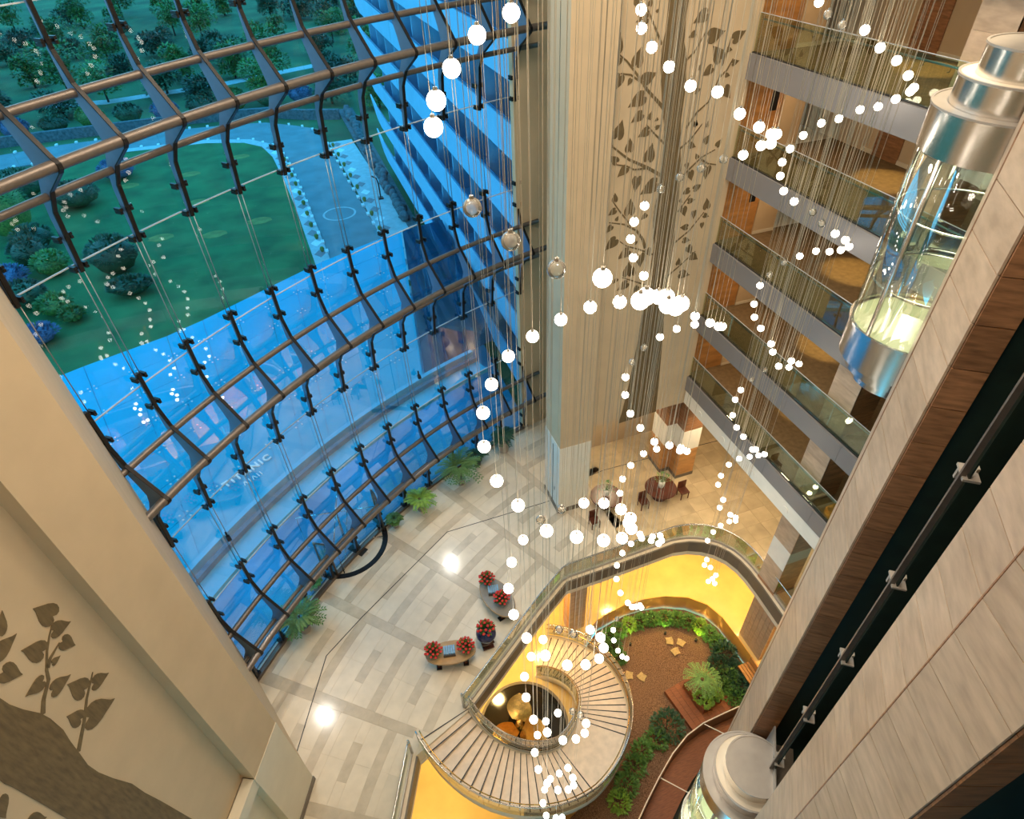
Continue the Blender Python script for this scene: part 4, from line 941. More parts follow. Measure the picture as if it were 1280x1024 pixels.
# =================================================================== LIFTS
def lift(c, u, n, zf, label, zcap, open_top):
    """D-plan panoramic car: c on the wall plane, u along the wall, n towards the atrium"""
    t = thing('panoramic_lift', (c[0], c[1], zf-1.3), label, 'lift')
    ang0 = math.atan2(n[1], n[0])
    def dpoly(r, back=.42, k=30):
        lim = PI-math.acos(min(1, back/r)) if back < r else PI
        return [(c[0]+r*math.cos(ang0-lim+2*lim*j/k), c[1]+r*math.sin(ang0-lim+2*lim*j/k)) for j in range(k+1)]
    def tier(r, z0, z1, name, mt, bev=.012): return part(MB().prism(dpoly(r), z0, z1), name, mt, t)
    r = 1.15
    def skirt(r_, z0, z1, name):
        """brushed shell: smooth-shaded side wall"""
        P = dpoly(r_); mb = MB(); nn = len(P)
        mb.v = [(p[0], p[1], z0) for p in P]+[(p[0], p[1], z1) for p in P]
        mb.f = [(k, k+1, nn+k+1, nn+k) for k in range(nn-1)]
        return part(mb, name, M['steel'], t, True)
    zc = zcap
    for rr, z0, z1, nm in ((1.15, zc, zc+.66, 'cap_lower_tier'), (.93, zc+.66, zc+1.08, 'cap_middle_tier'), (.72, zc+1.08, zc+1.5, 'cap_upper_tier')):
        cp = tier(rr-.006, z0, z1-.003, nm, M['steel_lt'] if nm == 'cap_middle_tier' else M['steel_cap'])
        P = dpoly(rr); mb = MB(); nn = len(P); mb.v = [(p[0], p[1], z0) for p in P]+[(p[0], p[1], z1) for p in P]
        mb.f = [(k, k+1, nn+k+1, nn+k) for k in range(nn-1)]; mb.sm = True
        sub(mb, 'polished_band', M['steel'], cp, t)
        rim = dpoly(rr+.004); sub(MB().band(rim, -.02, .02, z1-.02, z1+.012), 'rim', M['steel_cap'], cp, t)
    for rr, z0, z1, nm in ((1.15, zf-.72, zf+.05, 'base_upper_tier'), (.95, zf-1.02, zf-.72, 'base_middle_tier'), (.74, zf-1.3, zf-1.02, 'base_lower_tier')):
        cp = tier(rr-.006, z0, z1-.06 if rr > 1 else z1, nm, M['steel_cap'])
        P = dpoly(rr); mb = MB(); nn = len(P); mb.v = [(p[0], p[1], z0) for p in P]+[(p[0], p[1], z1) for p in P]
        mb.f = [(k, k+1, nn+k+1, nn+k) for k in range(nn-1)]; mb.sm = True
        sub(mb, 'polished_band', M['steel'], cp, t)
    tier(1.08, zf-.012, zf, 'car_floor', M['lift_floor'])
    part(MB().band(dpoly(1.15), -.02, .03, zf+.03, zf+.075), 'floor_ring', M['steel'], t)
    # glass drum in five sheets with mullions
    P = dpoly(1.12, k=30)
    for q in range(5):
        part(MB().band(P[q*6:q*6+7], -.008, .008, zf+.076, zc), 'curved_glass', M['lift_glass'], t, True)
    for j in (0, 8, 22, 30):
        part(MB().tube([(P[j][0], P[j][1], zf+.05), (P[j][0], P[j][1], zc)], .045, 8), 'mullion', M['tube'] if j in (0, 30) else M['steel'], t)
    part(MB().tube([(p[0]*.96+c[0]*.04, p[1]*.96+c[1]*.04, zf+1.0) for p in P], .028, 8), 'handrail', M['steel'], t)
    part(MB().tube([(p[0]*.97+c[0]*.03, p[1]*.97+c[1]*.03, zf+2.3) for p in P], .02, 8), 'upper_ring', M['steel'], t)
    # back frame
    b0 = along(c, n, -.42)
    part(MB().obox(b0, u, 1.06, .02, zc-.3, zc+1.66), 'back_plate', M['steel_cap'], t)
    part(MB().obox(along(c, n, -.75), u, .95, .3, zc+.1, zc+.9), 'carriage_box', M['fascia_dk'], t)
    for s_ in (-1, 1):
        part(MB().obox(along(c, n, -.5, u, s_*1.0), u, .05, .05, zf-.6, zc+.6), 'carriage_post', M['fin_dk'], t)
    part(MB().lathe([(0.0, 0), (.22, 0), (.22, .28), (0, .28)], 18, (along(c, n, -1.15, u, -.45)[0], along(c, n, -1.15, u, -.45)[1], zc+.9)), 'pulley_drum', M['black'], t)
    part(MB().obox(along(c, n, -1.05, u, .1), u, .25, .05, zc+.9, zc+1.2), 'rail_shoe', M['car_red'], t)
    lz = bpy.data.lights.new('lift_lamp', 'AREA'); lz.energy = 95; lz.size = 1.2; lz.color = (.95, 1, .72)
    lo = bpy.data.objects.new('lift_lamp', lz); lo.location = (c[0]+n[0]*.25, c[1]+n[1]*.25, zc-.05); COL.objects.link(lo)
    return t
cB = along(V1, uB, (sP2+sP3)/2-.05, nB, .03)
lift(cB, uB, nB, 2.35, 'lower glass lift seen from above with stepped metal roof', 5.7, False)
cC = along(P1, uC, 2.25, nC, .05)
lift(cC, uC, nC, 17.5, 'upper glass lift with polished stepped metal drums beside the balconies', 20.85, True)

# curved guard wall around the lift pit in the garden
pw = [(13.9, 8.55), (13.17, 8.61), (12.39, 8.59), (11.29, 8.54), (10.34, 8.34), (9.33, 7.89), (8.31, 7.27), (7.38, 6.64), (6.76, 6.19), (6.0, 5.4), (5.4, 4.4)]
gwl = thing('guard_wall', (9.3, 7.9, -6.4), 'curved dark timber guard wall with pale coping beside the lower lift', 'wall')
part(MB().band(pw, 0, .08, -6.26, -5.22), 'wall_face', M['wood_dk'], gwl)
part(MB().band(pw, .02, .06, -5.22, -5.19), 'coping', M['white'], gwl)
for k in (3, 6):
    p = pw[k]; part(MB().obox((p[0]+.45, p[1]-.5), azv(138), .65, .018, -5.24, -5.2), 'cross_bar', M['white'], gwl)
dk = MB(); dk.band(pw, -1.1, -.02, -6.24, -6.1)
solo(dk, 'pit_deck', M['deck'], 'reddish timber floor inside the curved guard wall', 'deck')

# =================================================================== PENDANT LAMPS
def globe(r, mt, name):
    mb = MB(); mb.ball((0, 0, 0), r, seg=16, rings=10); me = mb.mesh(name); me.materials.append(mt); return me
capm = with_mat(MB().lathe([(0.0, .125), (.022, .125), (.03, .085), (.0, .08)], 10).mesh('globe_cap'), M['cap'])
RAD = .098
gl_lit, gl_dim = globe(RAD, M['bulb'], 'glass_globe'), globe(RAD, M['clear_globe'], 'glass_globe')
CABM = {}
where = {'H1': ('pendant spiral over the stair', 'spiral of pendants over the stair'),
         'H2': ('pendant spiral before the leaf mural', 'spiral of pendants before the leaf mural'),
         'H3': ('pendant spiral along the balconies', 'spiral of pendants along the balconies')}
for key, data, cr in (('H1', H1, .0036), ('H2', H2, .0046), ('H3', H3, .0056)):
    for (x, y, z, d) in data:
        tn = ('top', 'second', 'third', 'fourth', 'fifth', 'lowest')[max(0, min(5, int((23.4-z)/4.25)))]
        t = thing('pendant_lamp', (x, y, z), ('clear unlit' if d else 'glowing white') + ' globe on the ' + tn + ' turn of the ' + where[key][0], 'pendant lamp', where[key][1])
        inst(gl_dim if d else gl_lit, 'glass_globe', t)
        inst(capm, 'globe_cap', t)
        mb = MB(); mb.tube([(0, 0, .12), (0, 0, 31-z)], cr, 5)
        inst(with_mat(mb.mesh('cable'), M['cable']), 'cable', t)

# =================================================================== LOBBY THINGS
def bouquet(c, z, label, blooms=22, rad=.36, vase=None):
    t = thing('flower_pot', (c[0], c[1], z), label, 'flowers', 'red flower arrangements')
    if vase is None:
        part(MB().lathe([(0.0, z), (.12, z), (.15, z+.1), (.17, z+.25), (.15, z+.26), (0, z+.24)], 16, (c[0], c[1], 0)), 'pot', M['pot_dk'], t, True); top = z+.25
    else: top = vase
    lf = MB()
    for k in range(110):
        a = random.uniform(0, 2*PI); e = random.uniform(.05, 1.35); r = rad*random.uniform(.2, .9)
        d = (math.cos(a)*math.cos(e), math.sin(a)*math.cos(e), math.sin(e))
        lf.leafcard((c[0]+d[0]*r*.6, c[1]+d[1]*r*.6, top+d[2]*r*.8), d, .22, .08)
    part(lf, 'foliage', M['leaf'], t)
    bl = MB(); bl.ball((0, 0, 0), .062, .062, .045, 7, 4, .15); bm = with_mat(bl.mesh('bloom'), M['red'])
    for k in range(blooms):
        a = 2.399*k; e = math.asin(min(1, .25+.75*((k+.5)/blooms))); r = rad
        inst(bm, 'bloom', t, (r*math.cos(a)*math.cos(e), r*math.sin(a)*math.cos(e), top-z+r*math.sin(e)*.95), a)
    return t
def oval_table(c, u, a, b, z, top_mt, label, leg_n=2):
    t = thing('console_table', (c[0], c[1], 0), label, 'table')
    v = (-u[1], u[0])
    ell = [(c[0]+u[0]*a*math.cos(2*PI*k/32)+v[0]*b*math.sin(2*PI*k/32), c[1]+u[1]*a*math.cos(2*PI*k/32)+v[1]*b*math.sin(2*PI*k/32)) for k in range(32)]
    part(MB().prism(ell, z-.05, z), 'table_top', M[top_mt], t)
    part(MB().band(ell, 0, .025, z-.09, z-.005, closed=True), 'table_edge', M['table'], t)
    for s_ in (-1, 1):
        p = along(c, u, s_*a*.55); part(MB().obox(p, u, .06, b*.45, .02, z-.05), 'leg', M['table_red'], t)
        part(MB().obox(p, u, .11, b*.62, 0, .03), 'foot', M['fin_dk'], t)
    return t
def brochure(c, u, z, label):
    t = thing('brochure_holder', (c[0], c[1], z), label, 'brochure holder'); v = (-u[1], u[0])
    part(MB().obox(c, u, .24, .20, z, z+.06), 'tray', M['steel_cap'], t)
    for k in range(5):
        p = along(c, u, -.19+.095*k, v, .02); part(MB().obox(p, u, .036, .18, z+.06, z+.2), 'brochure_stack', M['box_blue'], t)
    part(MB().obox(along(c, v, -.2), u, .24, .012, z+.02, z+.16), 'front_rail', M['pot_dk'], t)
u1 = azv(101)
t1 = (1.05, 12.75); oval_table(t1, u1, 1.0, .48, .74, 'table', 'oval wooden console table with two red flower pots near the stair')
bouquet(along(t1, u1, -.68), .74, 'red flowers in a dark pot on the wooden console, away from the vase', 24)
bouquet(along(t1, u1, .62), .74, 'red flowers in a dark pot on the wooden console, beside the cobalt vase', 24)
brochure(along(t1, u1, -.05, (-u1[1], u1[0]), -.0), u1, .74, 'pale blue brochures in a holder on the wooden console')
u2 = azv(165); t2 = (3.62, 14.5)
oval_table(t2, u2, 1.08, .58, .74, 'table_gl', 'oval grey-topped console table between two red flower pots')
bouquet(along(t2, u2, -.82), .74, 'red flowers on the grey console, at its end towards the glass front', 24)
bouquet(along(t2, u2, .35), .74, 'red flowers on the grey console, at its end beside the cobalt vase', 24)
brochure(along(t2, u2, -.3), azv(100), .74, 'pale blue brochures in a holder on the grey console')
vs = thing('vase_stand', (2.62, 12.95, 0), 'dark square wooden stand under the cobalt vase', 'stand')
part(MB().box(2.38, 2.86, 12.7, 13.2, 0, .06), 'foot', M['table_red'], vs); part(MB().box(2.46, 2.78, 12.78, 13.12, .06, .42), 'pedestal', M['table_red'], vs)
part(MB().box(2.36, 2.88, 12.68, 13.22, .42, .48), 'stand_top', M['table_red'], vs)
vz = thing('cobalt_vase', (2.62, 12.95, .48), 'big round cobalt blue vase of red flowers on a dark stand', 'vase')
part(MB().lathe([(0, .48), (.2, .48), (.34, .62), (.42, .85), (.40, 1.05), (.30, 1.2), (.27, 1.26), (.24, 1.24), (.0, 1.2)], 24, (2.62, 12.95, 0)), 'vase_body', M['blue_vase'], vz, True)
lf = MB()
for k in range(110):
    a = random.uniform(0, 2*PI); e = random.uniform(.1, 1.4); r = .3*random.uniform(.2, .9)
    d = (math.cos(a)*math.cos(e), math.sin(a)*math.cos(e), math.sin(e)); lf.leafcard((2.62+d[0]*r, 12.95+d[1]*r, 1.22+d[2]*r), d, .22, .08)
part(lf, 'foliage', M['leaf'], vz)
bm = with_mat(MB().ball((0, 0, 0), .066, .066, .05, 7, 4, .15).mesh('bloom'), M['red'])
for k in range(20):
    a = 2.399*k; e = math.asin(min(1, .15+.85*((k+.5)/20))); inst(bm, 'bloom', vz, (.36*math.cos(a)*math.cos(e), .36*math.sin(a)*math.cos(e), .74+.38*math.sin(e)), a)
# round mahogany tables with white vases by the back wall
for c, h, lab in (((10.55, 18.0), .72, 'round mahogany table with a white vase beside the column'), ((13.35, 17.5), .72, 'dark mahogany table with a white vase beside the zigzag pillar')):
    t = thing('round_table', (c[0], c[1], 0), lab, 'table')
    part(MB().lathe([(0, h), (.78, h), (.80, h-.03), (.78, h-.06), (0, h-.06)], 32, (c[0], c[1], 0)), 'table_top', M['table_red'], t)
    part(MB().lathe([(0, 0), (.36, 0), (.30, .06), (.1, .12), (.09, h-.06), (0, h-.06)], 20, (c[0], c[1], 0)), 'pedestal', M['table_red'], t)
    v_ = thing('white_vase', (c[0], c[1], h), 'white vase of twigs on the ' + ('round mahogany table beside the column' if c[0] < 12 else 'dark table beside the zigzag pillar'), 'vase')
    part(MB().lathe([(0, h), (.1, h), (.15, h+.15), (.17, h+.38), (.14, h+.42), (.0, h+.4)], 18, (c[0], c[1], 0)), 'vase_body', M['white'], v_, True)
    tw = MB()
    for k in range(26):
        a = 2.4*k; e = random.uniform(.5, 1.35); d = (math.cos(a)*math.cos(e), math.sin(a)*math.cos(e), math.sin(e))
        tw.tube([(c[0], c[1], h+.38), (c[0]+d[0]*.45, c[1]+d[1]*.45, h+.38+d[2]*.45)], .006, 4)
        tw.leafcard((c[0]+d[0]*.42, c[1]+d[1]*.42, h+.38+d[2]*.42), d, .16, .07)
    part(tw, 'twigs', M['palm'], v_)
for c in ((9.45, 17.0), (12.25, 17.2), (14.45, 17.1)):
    t = thing('mahogany_chair', (c[0], c[1], 0), 'dark mahogany chair by the ' + {9.45: 'table beside the column', 12.25: 'zigzag pillar table, column side', 14.45: 'zigzag pillar table, balcony side'}[c[0]], 'chair')
    part(MB().box(c[0]-.23, c[0]+.23, c[1]-.23, c[1]+.23, .42, .48), 'seat', M['table_red'], t)
    part(MB().box(c[0]-.23, c[0]+.23, c[1]+.19, c[1]+.23, .48, .95), 'backrest', M['table_red'], t)
    for sx in (-.2, .2):
        for sy in (-.2, .2): part(MB().box(c[0]+sx-.02, c[0]+sx+.02, c[1]+sy-.02, c[1]+sy+.02, 0, .42), 'leg', M['table_red'], t)
# potted plants along the glass
def palm_plant(c, label, fr=26, L=1.3, pot=('pot', .26, .42), h0=.9, up=.7, mt='palm', wd=.10):
    t = thing('potted_palm', (c[0], c[1], 0), label, 'potted plant', 'plants along the glass front')
    pr0, ph = pot[1], pot[2]
    part(MB().lathe([(0, 0), (pr0*.75, 0), (pr0, ph), (pr0*.9, ph), (pr0*.85, ph-.05), (0, ph-.05)], 20, (c[0], c[1], 0)), 'pot', M[pot[0]], t)
    st = MB()
    for k in range(3):
        a = 2.1*k; st.tube([(c[0]+.05*math.cos(a), c[1]+.05*math.sin(a), ph-.08), (c[0]+.1*math.cos(a), c[1]+.1*math.sin(a), h0)], .025, 6)
    part(st, 'stem', M['trunk'], t)
    fm = MB()
    for k in range(fr):
        a = 2.399*k; e = up+random.uniform(-.45, .5); l = L*random.uniform(.75, 1.1)
        p0 = Vector((c[0], c[1], h0)); 
        for s_ in range(9):
            q = (s_+1)/9; el = e-1.25*q
            pos = p0+Vector((math.cos(a)*l*q*math.cos(e*.6), math.sin(a)*l*q*math.cos(e*.6), l*(math.sin(e)*q-.55*q*q)))
            for sg in (-1, 1):
                d = Vector((math.cos(a+sg*.8), math.sin(a+sg*.8), -.25+.3*(1-q))); fm.leafcard(pos, d, .34*(1.1-q*.6), .05+wd*.3)
    part(fm, 'fronds', M[mt], t); return t
palm_plant((-4.55, 16.35), 'big leafy palm by the glass, nearest the left pilaster', 30, 1.0, ('pot', .3, .45), 1.0)
palm_plant((1.7, 21.1), 'bright green palm in a grey pot right of the revolving door', 24, .8, ('pot', .26, .4), .75, .8, 'leaf_lt')
palm_plant((4.1, 22.1), 'tall feathery palm between the small palm and the column', 34, 1.25, ('pot', .26, .4), 1.2)
palm_plant((.25, 20.5), 'small grassy plant in a slim grey pot beside the revolving door', 16, .38, ('pot', .2, .5), .55, 1.0, 'leaf')
palm_plant((-3.9, 18.3), 'small plant in a pale pot on the pilaster side of the revolving door', 14, .4, ('pot', .22, .45), .5, 1.0, 'leaf')
palm_plant((7.0, 23.6), 'dark leafy plant in a tall square planter near the column', 26, .75, ('pot', .36, .8), 1.1, .8, 'leaf_dk')
palm_plant((5.3, 23.1), 'low dark plant in a pot near the end of the glass front', 18, .6, ('pot_dk', .26, .4), .7, .8, 'leaf_dk')

# =================================================================== GARDEN THINGS
def shrub(c, r, h, label, mt, n=260, group='garden shrubs', z=-6.3, ls=.2, lw=.09, name='garden_shrub'):
    t = thing(name, (c[0], c[1], z), label, 'shrub', group)
    st = MB()
    for k in range(5):
        a = 1.25*k; st.tube([(c[0], c[1], z-.03), (c[0]+r*.5*math.cos(a), c[1]+r*.5*math.sin(a), z+h*.6)], .014, 5)
    part(st, 'stems', M['trunk'], t)
    lf = MB()
    for k in range(n):
        a = random.uniform(0, 2*PI); ph = math.acos(random.uniform(-.15, 1)); q = random.uniform(.6, 1)
        d = (math.sin(ph)*math.cos(a), math.sin(ph)*math.sin(a), math.cos(ph)); 
        lf.leafcard((c[0]+d[0]*r*q, c[1]+d[1]*r*q, z+h*.3+d[2]*h*.7*q), (d[0]+random.uniform(-.5, .5), d[1]+random.uniform(-.5, .5), d[2]*.6+random.uniform(-.3, .4)), ls*random.uniform(.7, 1.2), lw)
    part(lf, 'foliage', M[mt], t); return t
hedge = [(9.25, 14.55), (9.9, 14.65), (10.6, 14.75), (11.3, 14.72), (12.0, 14.62), (12.7, 14.4), (13.3, 14.1), (13.85, 13.7), (14.3, 13.2), (14.55, 12.6), (14.7, 12.0), (9.2, 13.9), (9.15, 13.2)]
for k, p in enumerate(hedge):
    p = (p[0]+(12.0-p[0])*.07, p[1]+(12.5-p[1])*.10)
    shrub(p, .36, .62, 'glossy green hedge shrub under the curved ochre wall', 'leaf_lt' if k in (2, 8) else 'leaf', 240, 'hedge under the ochre wall', -6.3, .2, .1)
lab = ['dark spreading bush beside the mulch path near the curved guard wall', 'rounded green shrub between the dark bush and the stair', 'pale-tipped shrub next to the stair stringer',
       'low green shrub at the foot of the stair wall', 'shrub under the landing of the stair', 'yellowish shrub below the stair landing']
for p, r, h, mt, l in zip([(9.95, 9.25), (9.2, 8.95), (8.35, 8.75), (7.75, 8.3), (7.0, 7.75), (6.45, 7.25)], [.75, .5, .45, .5, .5, .45], [.95, .6, .55, .6, .55, .5],
                          ['leaf_dk', 'leaf', 'leaf', 'leaf', 'leaf', 'leaf_lt'], lab): shrub(p, r, h, l, mt, 420 if r > .7 else 230)
for k, (p, r, h, mt) in enumerate([((14.4, 11.35), .62, 1.0, 'leaf_dk'), ((13.9, 10.9), .55, .7, 'leaf_dk'), ((13.9, 10.25), .6, .7, 'leaf'), ((14.2, 9.75), .6, .75, 'leaf_dk'), ((13.7, 9.4), .5, .6, 'leaf'), ((14.45, 10.4), .5, .7, 'leaf_dk'), ((13.5, 10.0), .4, .5, 'leaf')]):
    shrub(p, r, h, ['large dark shrub in the corner by the panelled wall', 'dark shrub between the corner shrub and the timber planter', 'green shrub behind the timber planter', 'tall dark shrub close to the lift pier',
                    'green shrub at the end of the guard wall', 'dark shrub in front of the bench', 'small shrub touching the planter deck'][k], mt, 330)
for k, p in enumerate([(12.32, 13.06), (12.82, 12.78), (12.3, 12.46), (9.47, 12.16), (10.03, 11.86)]):
    poly = [(p[0]+(.27 if j % 2 else .18)*math.cos(j*PI/4.5+k), p[1]+(.27 if j % 2 else .18)*math.sin(j*PI/4.5+k)) for j in range(9)]
    solo(MB().prism(poly, -6.32, -6.215), 'stepping_stone', M['stone'], 'sandy star-shaped stepping stone in the group ' + ('near the ochre wall' if k < 3 else 'near the stair'), 'stepping stone',
         'stepping stones ' + ('near the ochre wall' if k < 3 else 'near the stair'))
# added uplights, put in to brighten the curved ochre wall
for k, (x, y, tx, ty) in enumerate([(10.3, 13.6, 10.4, 15.3), (12.3, 13.5, 12.7, 15.1), (13.6, 12.6, 15.0, 13.4)]):
    ul = thing('added_uplight', (x, y, -6.3), 'small black lamp added in the mulch to brighten the ochre wall', 'fill_uplight', 'added lamps before the hedge')
    part(MB().lathe([(0, -6.3), (.06, -6.3), (.07, -6.12), (.05, -6.11), (0, -6.13)], 12, (x, y, 0)), 'housing', M['black'], ul)
    part(MB().tube([(x, y, -6.42), (x, y, -6.3)], .015, 6), 'spike', M['black'], ul)
    spot('added_uplight_beam', (x, y, -6.08), (tx, ty, -5.25), 330, 100, (1, .72, .30), .8, .05)
# timber planter with deck
dkp = thing('planter_deck', (11.9, 9.7, -6.35), 'reddish timber deck around the garden planter box', 'deck')
du = azv(-8)
def dq(s_, t_): return (12.05+du[0]*s_+du[1]*t_, 9.95+du[1]*s_-du[0]*t_)
for k in range(9):
    t0 = -1.25+k*.28; part(MB().prism([dq(-1.15, t0), dq(1.0, t0), dq(1.0, t0+.27), dq(-1.15, t0+.27)], -6.25, -6.02), 'deck_board', M['deck'], dkp)
pb = thing('planter_box', (12.3, 9.75, -6.02), 'red-brown timber planter box holding a fern and lime plants', 'planter')
bx_ = [dq(-.7, -.35), dq(.72, -.35), dq(.72, .75), dq(-.7, .75)]
for k in range(4):
    a, b = bx_[k], bx_[(k+1) % 4]; part(MB().band([a, b], -.03, .03, -6.015, -5.5), 'box_side', M['deck'], pb)
part(MB().prism([dq(-.68, -.33), dq(.70, -.33), dq(.70, .73), dq(-.68, .73)], -6.0, -5.58), 'soil', M['mulch'], pb)
c_ = dq(.25, .2)
fn = thing('tree_fern', (c_[0], c_[1], -5.57), 'feathery green fern palm in the timber planter box', 'fern')
part(MB().tube([(c_[0], c_[1], -5.6), (c_[0], c_[1], -4.9)], .05, 8), 'stem', M['trunk'], fn)
fm = MB()
for k in range(20):
    a = 2.399*k; e = .5+.4*random.random()
    for s_ in range(10):
        q = (s_+1)/10; pos = Vector((c_[0]+math.cos(a)*.85*q, c_[1]+math.sin(a)*.85*q, -4.9+.85*(math.sin(e)*q-.6*q*q)))
        for sg in (-1, 1): fm.leafcard(pos, (math.cos(a+sg*.9), math.sin(a+sg*.9), -.1), .22*(1.1-.6*q), .06)
part(fm, 'fronds', M['palm'], fn)
for k, (s_, t_) in enumerate([(-.5, -.1), (-.5, .35), (-.45, .6), (-.2, -.2), (.0, .6), (-.25, .25)]):
    shrub(dq(s_, t_), .26, .42, 'lime green leafy plant in the timber planter box', 'leaf_lt', 90, 'lime plants in the planter', -5.58, .16, .1, 'lime_plant')
# slatted bench by the panelled wall
be = thing('slatted_bench', (14.95, 9.6, -6.3), 'orange slatted timber bench by the panelled wall', 'bench')
for k in range(4): part(MB().box(14.45+k*.16, 14.58+k*.16, 9.0, 10.4, -5.48, -5.42), 'seat_slat', M['wood_or'], be)
for y in (9.1, 10.25): part(MB().box(14.48, 15.0, y, y+.08, -6.32, -5.48), 'leg', M['wood_dk'], be)
part(MB().box(15.08, 15.14, 9.0, 10.4, -5.5, -5.0), 'backrest', M['wood_or'], be)

# =================================================================== OUTSIDE
solo(MB().prism(arc(-56, -8, RG+.2, 30)+[(24.4, 25), (220, 25), (220, 420), (-260, 420), (-260, 12), (-9.2, 12)], -1.2, -.25), 'ground', M['scrub'], kind='structure')
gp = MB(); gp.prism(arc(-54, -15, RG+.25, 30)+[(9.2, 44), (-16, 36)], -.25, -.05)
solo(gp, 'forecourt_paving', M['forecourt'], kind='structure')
# lawn, driveway, pavements
drv_l = [(1.2, 40), (.7, 51), (.2, 58), (0, 64), (-.4, 71), (-1, 79), (-1.8, 83.4), (-4.5, 87.5), (-10, 90), (-20, 91), (-45, 88)]
drv_r = [(5.8, 40), (5.5, 54.8), (5.1, 62), (4.6, 71), (4.1, 82.8), (2.8, 89.3), (.6, 91.6), (-2.6, 94.4), (-6, 95.4), (-14, 96.5), (-28, 96.5), (-48, 93)]
solo(MB().prism(drv_l+drv_r[::-1], -.25, -.10), 'driveway', M['asphalt'], kind='structure')
lawn = MB(); lawn.prism([(-.4, 40), (-.6, 50.3), (-1.1, 62.7), (-1.7, 71.3), (-2.6, 80.5), (-4, 85.2), (-6, 87), (-10, 88.6), (-20, 89.5), (-40, 86), (-52, 60), (-45, 30), (-20, 28)], -.25, -.06)
solo(lawn, 'lawn', M['grass'], 'wide green lawn beside the curved driveway', 'lawn', kind='stuff')
pv = thing('pavement', (-2.2, 60, -.25), kind='structure')
lp = [(.4, 40), (.05, 51), (-.5, 63), (-1.05, 71), (-1.85, 79.8), (-2.9, 84.3), (-5.2, 87.2), (-10, 89.3), (-20, 90.2)]
part(MB().band(lp, -.68, .62, -.25, -.03), 'pavement_bed', M['paving'], pv)
rp = [(6.7, 42), (6.25, 54), (5.95, 64), (5.5, 73), (5.1, 82)]
part(MB().band(rp, -.75, 2.0, -.25, -.03), 'pavement_bed', M['paving'], pv)
def lerp_path(path, n):
    seg = [0]
    for k in range(1, len(path)): seg.append(seg[-1]+math.dist(path[k], path[k-1]))
    res = []
    for i in range(n):
        s_ = seg[-1]*(i+.5)/n
        for k in range(1, len(path)):
            if s_ <= seg[k]:
                q = (s_-seg[k-1])/(seg[k]-seg[k-1]); res.append((path[k-1][0]+(path[k][0]-path[k-1][0])*q, path[k-1][1]+(path[k][1]-path[k-1][1])*q)); break
    return res
for path, n in ((lp[:6], 20), (rp, 17)):
    for k, p in enumerate(lerp_path(path, n)):
        part(MB().prism([(p[0]-.5, p[1]), (p[0], p[1]-.75), (p[0]+.5, p[1]), (p[0], p[1]+.75)], -.03, -.015), 'diamond_paver', M['paver_dk'] if k % 3 else M['kerb'], pv)
kb = thing('kerb', (0, 60, -.25), kind='structure')
for path in (drv_l, drv_r):
    for k, p in enumerate(lerp_path(path, 90)):
        if k % 2 == 0: part(MB().obox(p, (0, 1), .30, .14, -.2, .06), 'kerb_stone', M['kerb'], kb)
bo = MB(); bo.lathe([(0, .45), (.14, .42), (.2, .28), (.14, .08), (.1, -.05)], 10); bome = with_mat(bo.mesh('ball_bollard'), M['dry'])
for path, n in ((drv_l[:6], 14), (rp, 11)):
    for p in lerp_path(path, n):
        o_ = bpy.data.objects.new('ball_bollard', bome); o_.location = (p[0]+(-.35 if p[0] < 3 else -.55), p[1], -.03); COL.objects.link(o_)
        tag(o_, 'small rounded bollard along the ' + ('lawn side of the driveway' if p[0] < 3 else 'hotel wing side of the driveway'), 'bollard', 'driveway bollards ' + ('by the lawn' if p[0] < 3 else 'by the wing'))
solo(MB().band([(2.7+1.5*math.cos(2*PI*k/32), 60.2+1.5*math.sin(2*PI*k/32)) for k in range(32)], -.1, .1, -.1, -.09, closed=True), 'painted_circle', M['paving'], 'pale painted circle on the driveway', 'road marking')
for k, p in enumerate([(-17.9, 77), (-11.6, 77.9), (-6.2, 81.5), (-4.7, 61.6), (-8.8, 60.2), (-13.5, 61.5), (-18.9, 61.5), (-10.5, 69)]):
    solo(MB().prism([(p[0]+1.1*math.cos(j*PI/8)*(1+.15*math.sin(3*j)), p[1]+.8*math.sin(j*PI/8)) for j in range(16)], -.06, -.05), 'dry_patch', M['dry'], 'yellowish dry patch in the green lawn', 'grass patch', 'dry lawn patches')
lm = thing('bollard_lamp', (7.1, 62, 0), 'dark curved lamp post on the pavement by the hotel wing', 'lamp post')
part(MB().tube([(7.1, 62, -.03), (7.1, 62, 1.5), (7.0, 62.1, 2.0), (6.6, 62.3, 2.2)], .07, 8), 'post', M['fin_dk'], lm); part(MB().box(6.85, 7.35, 61.75, 62.25, -.03, .12), 'base', M['fin_dk'], lm)
# shrubs by the lawn
def blob_shrub(c, rx, ry, rz, mt, label, name='garden_bush', grp='bushes beside the lawn'):
    t = thing(name, (c[0], c[1], -.06), label, 'shrub', grp)
    cr = MB(); cr.ball((c[0], c[1], rz*.56-.05), rx*.78, ry*.78, rz*.55, 14, 9, .06); part(cr, 'crown', M[mt], t)
    lf = MB()
    for k in range(int(170*max(1, rx))):
        a = random.uniform(0, 2*PI); ph = math.acos(random.uniform(-.05, 1)); d = (math.sin(ph)*math.cos(a), math.sin(ph)*math.sin(a), math.cos(ph))
        lf.leafcard((c[0]+d[0]*rx*.78, c[1]+d[1]*ry*.78, rz*.56+d[2]*rz*.55), (d[0]+random.uniform(-.6, .6), d[1]+random.uniform(-.6, .6), d[2]), .45, .2)
    part(lf, 'leaves', M[mt], t)
blob_shrub((-26.5, 67.5), 2.6, 2.6, 4.6, 'leaf', 'bright green clipped dome bush beside the lawn', 'topiary_dome', 'clipped domes')
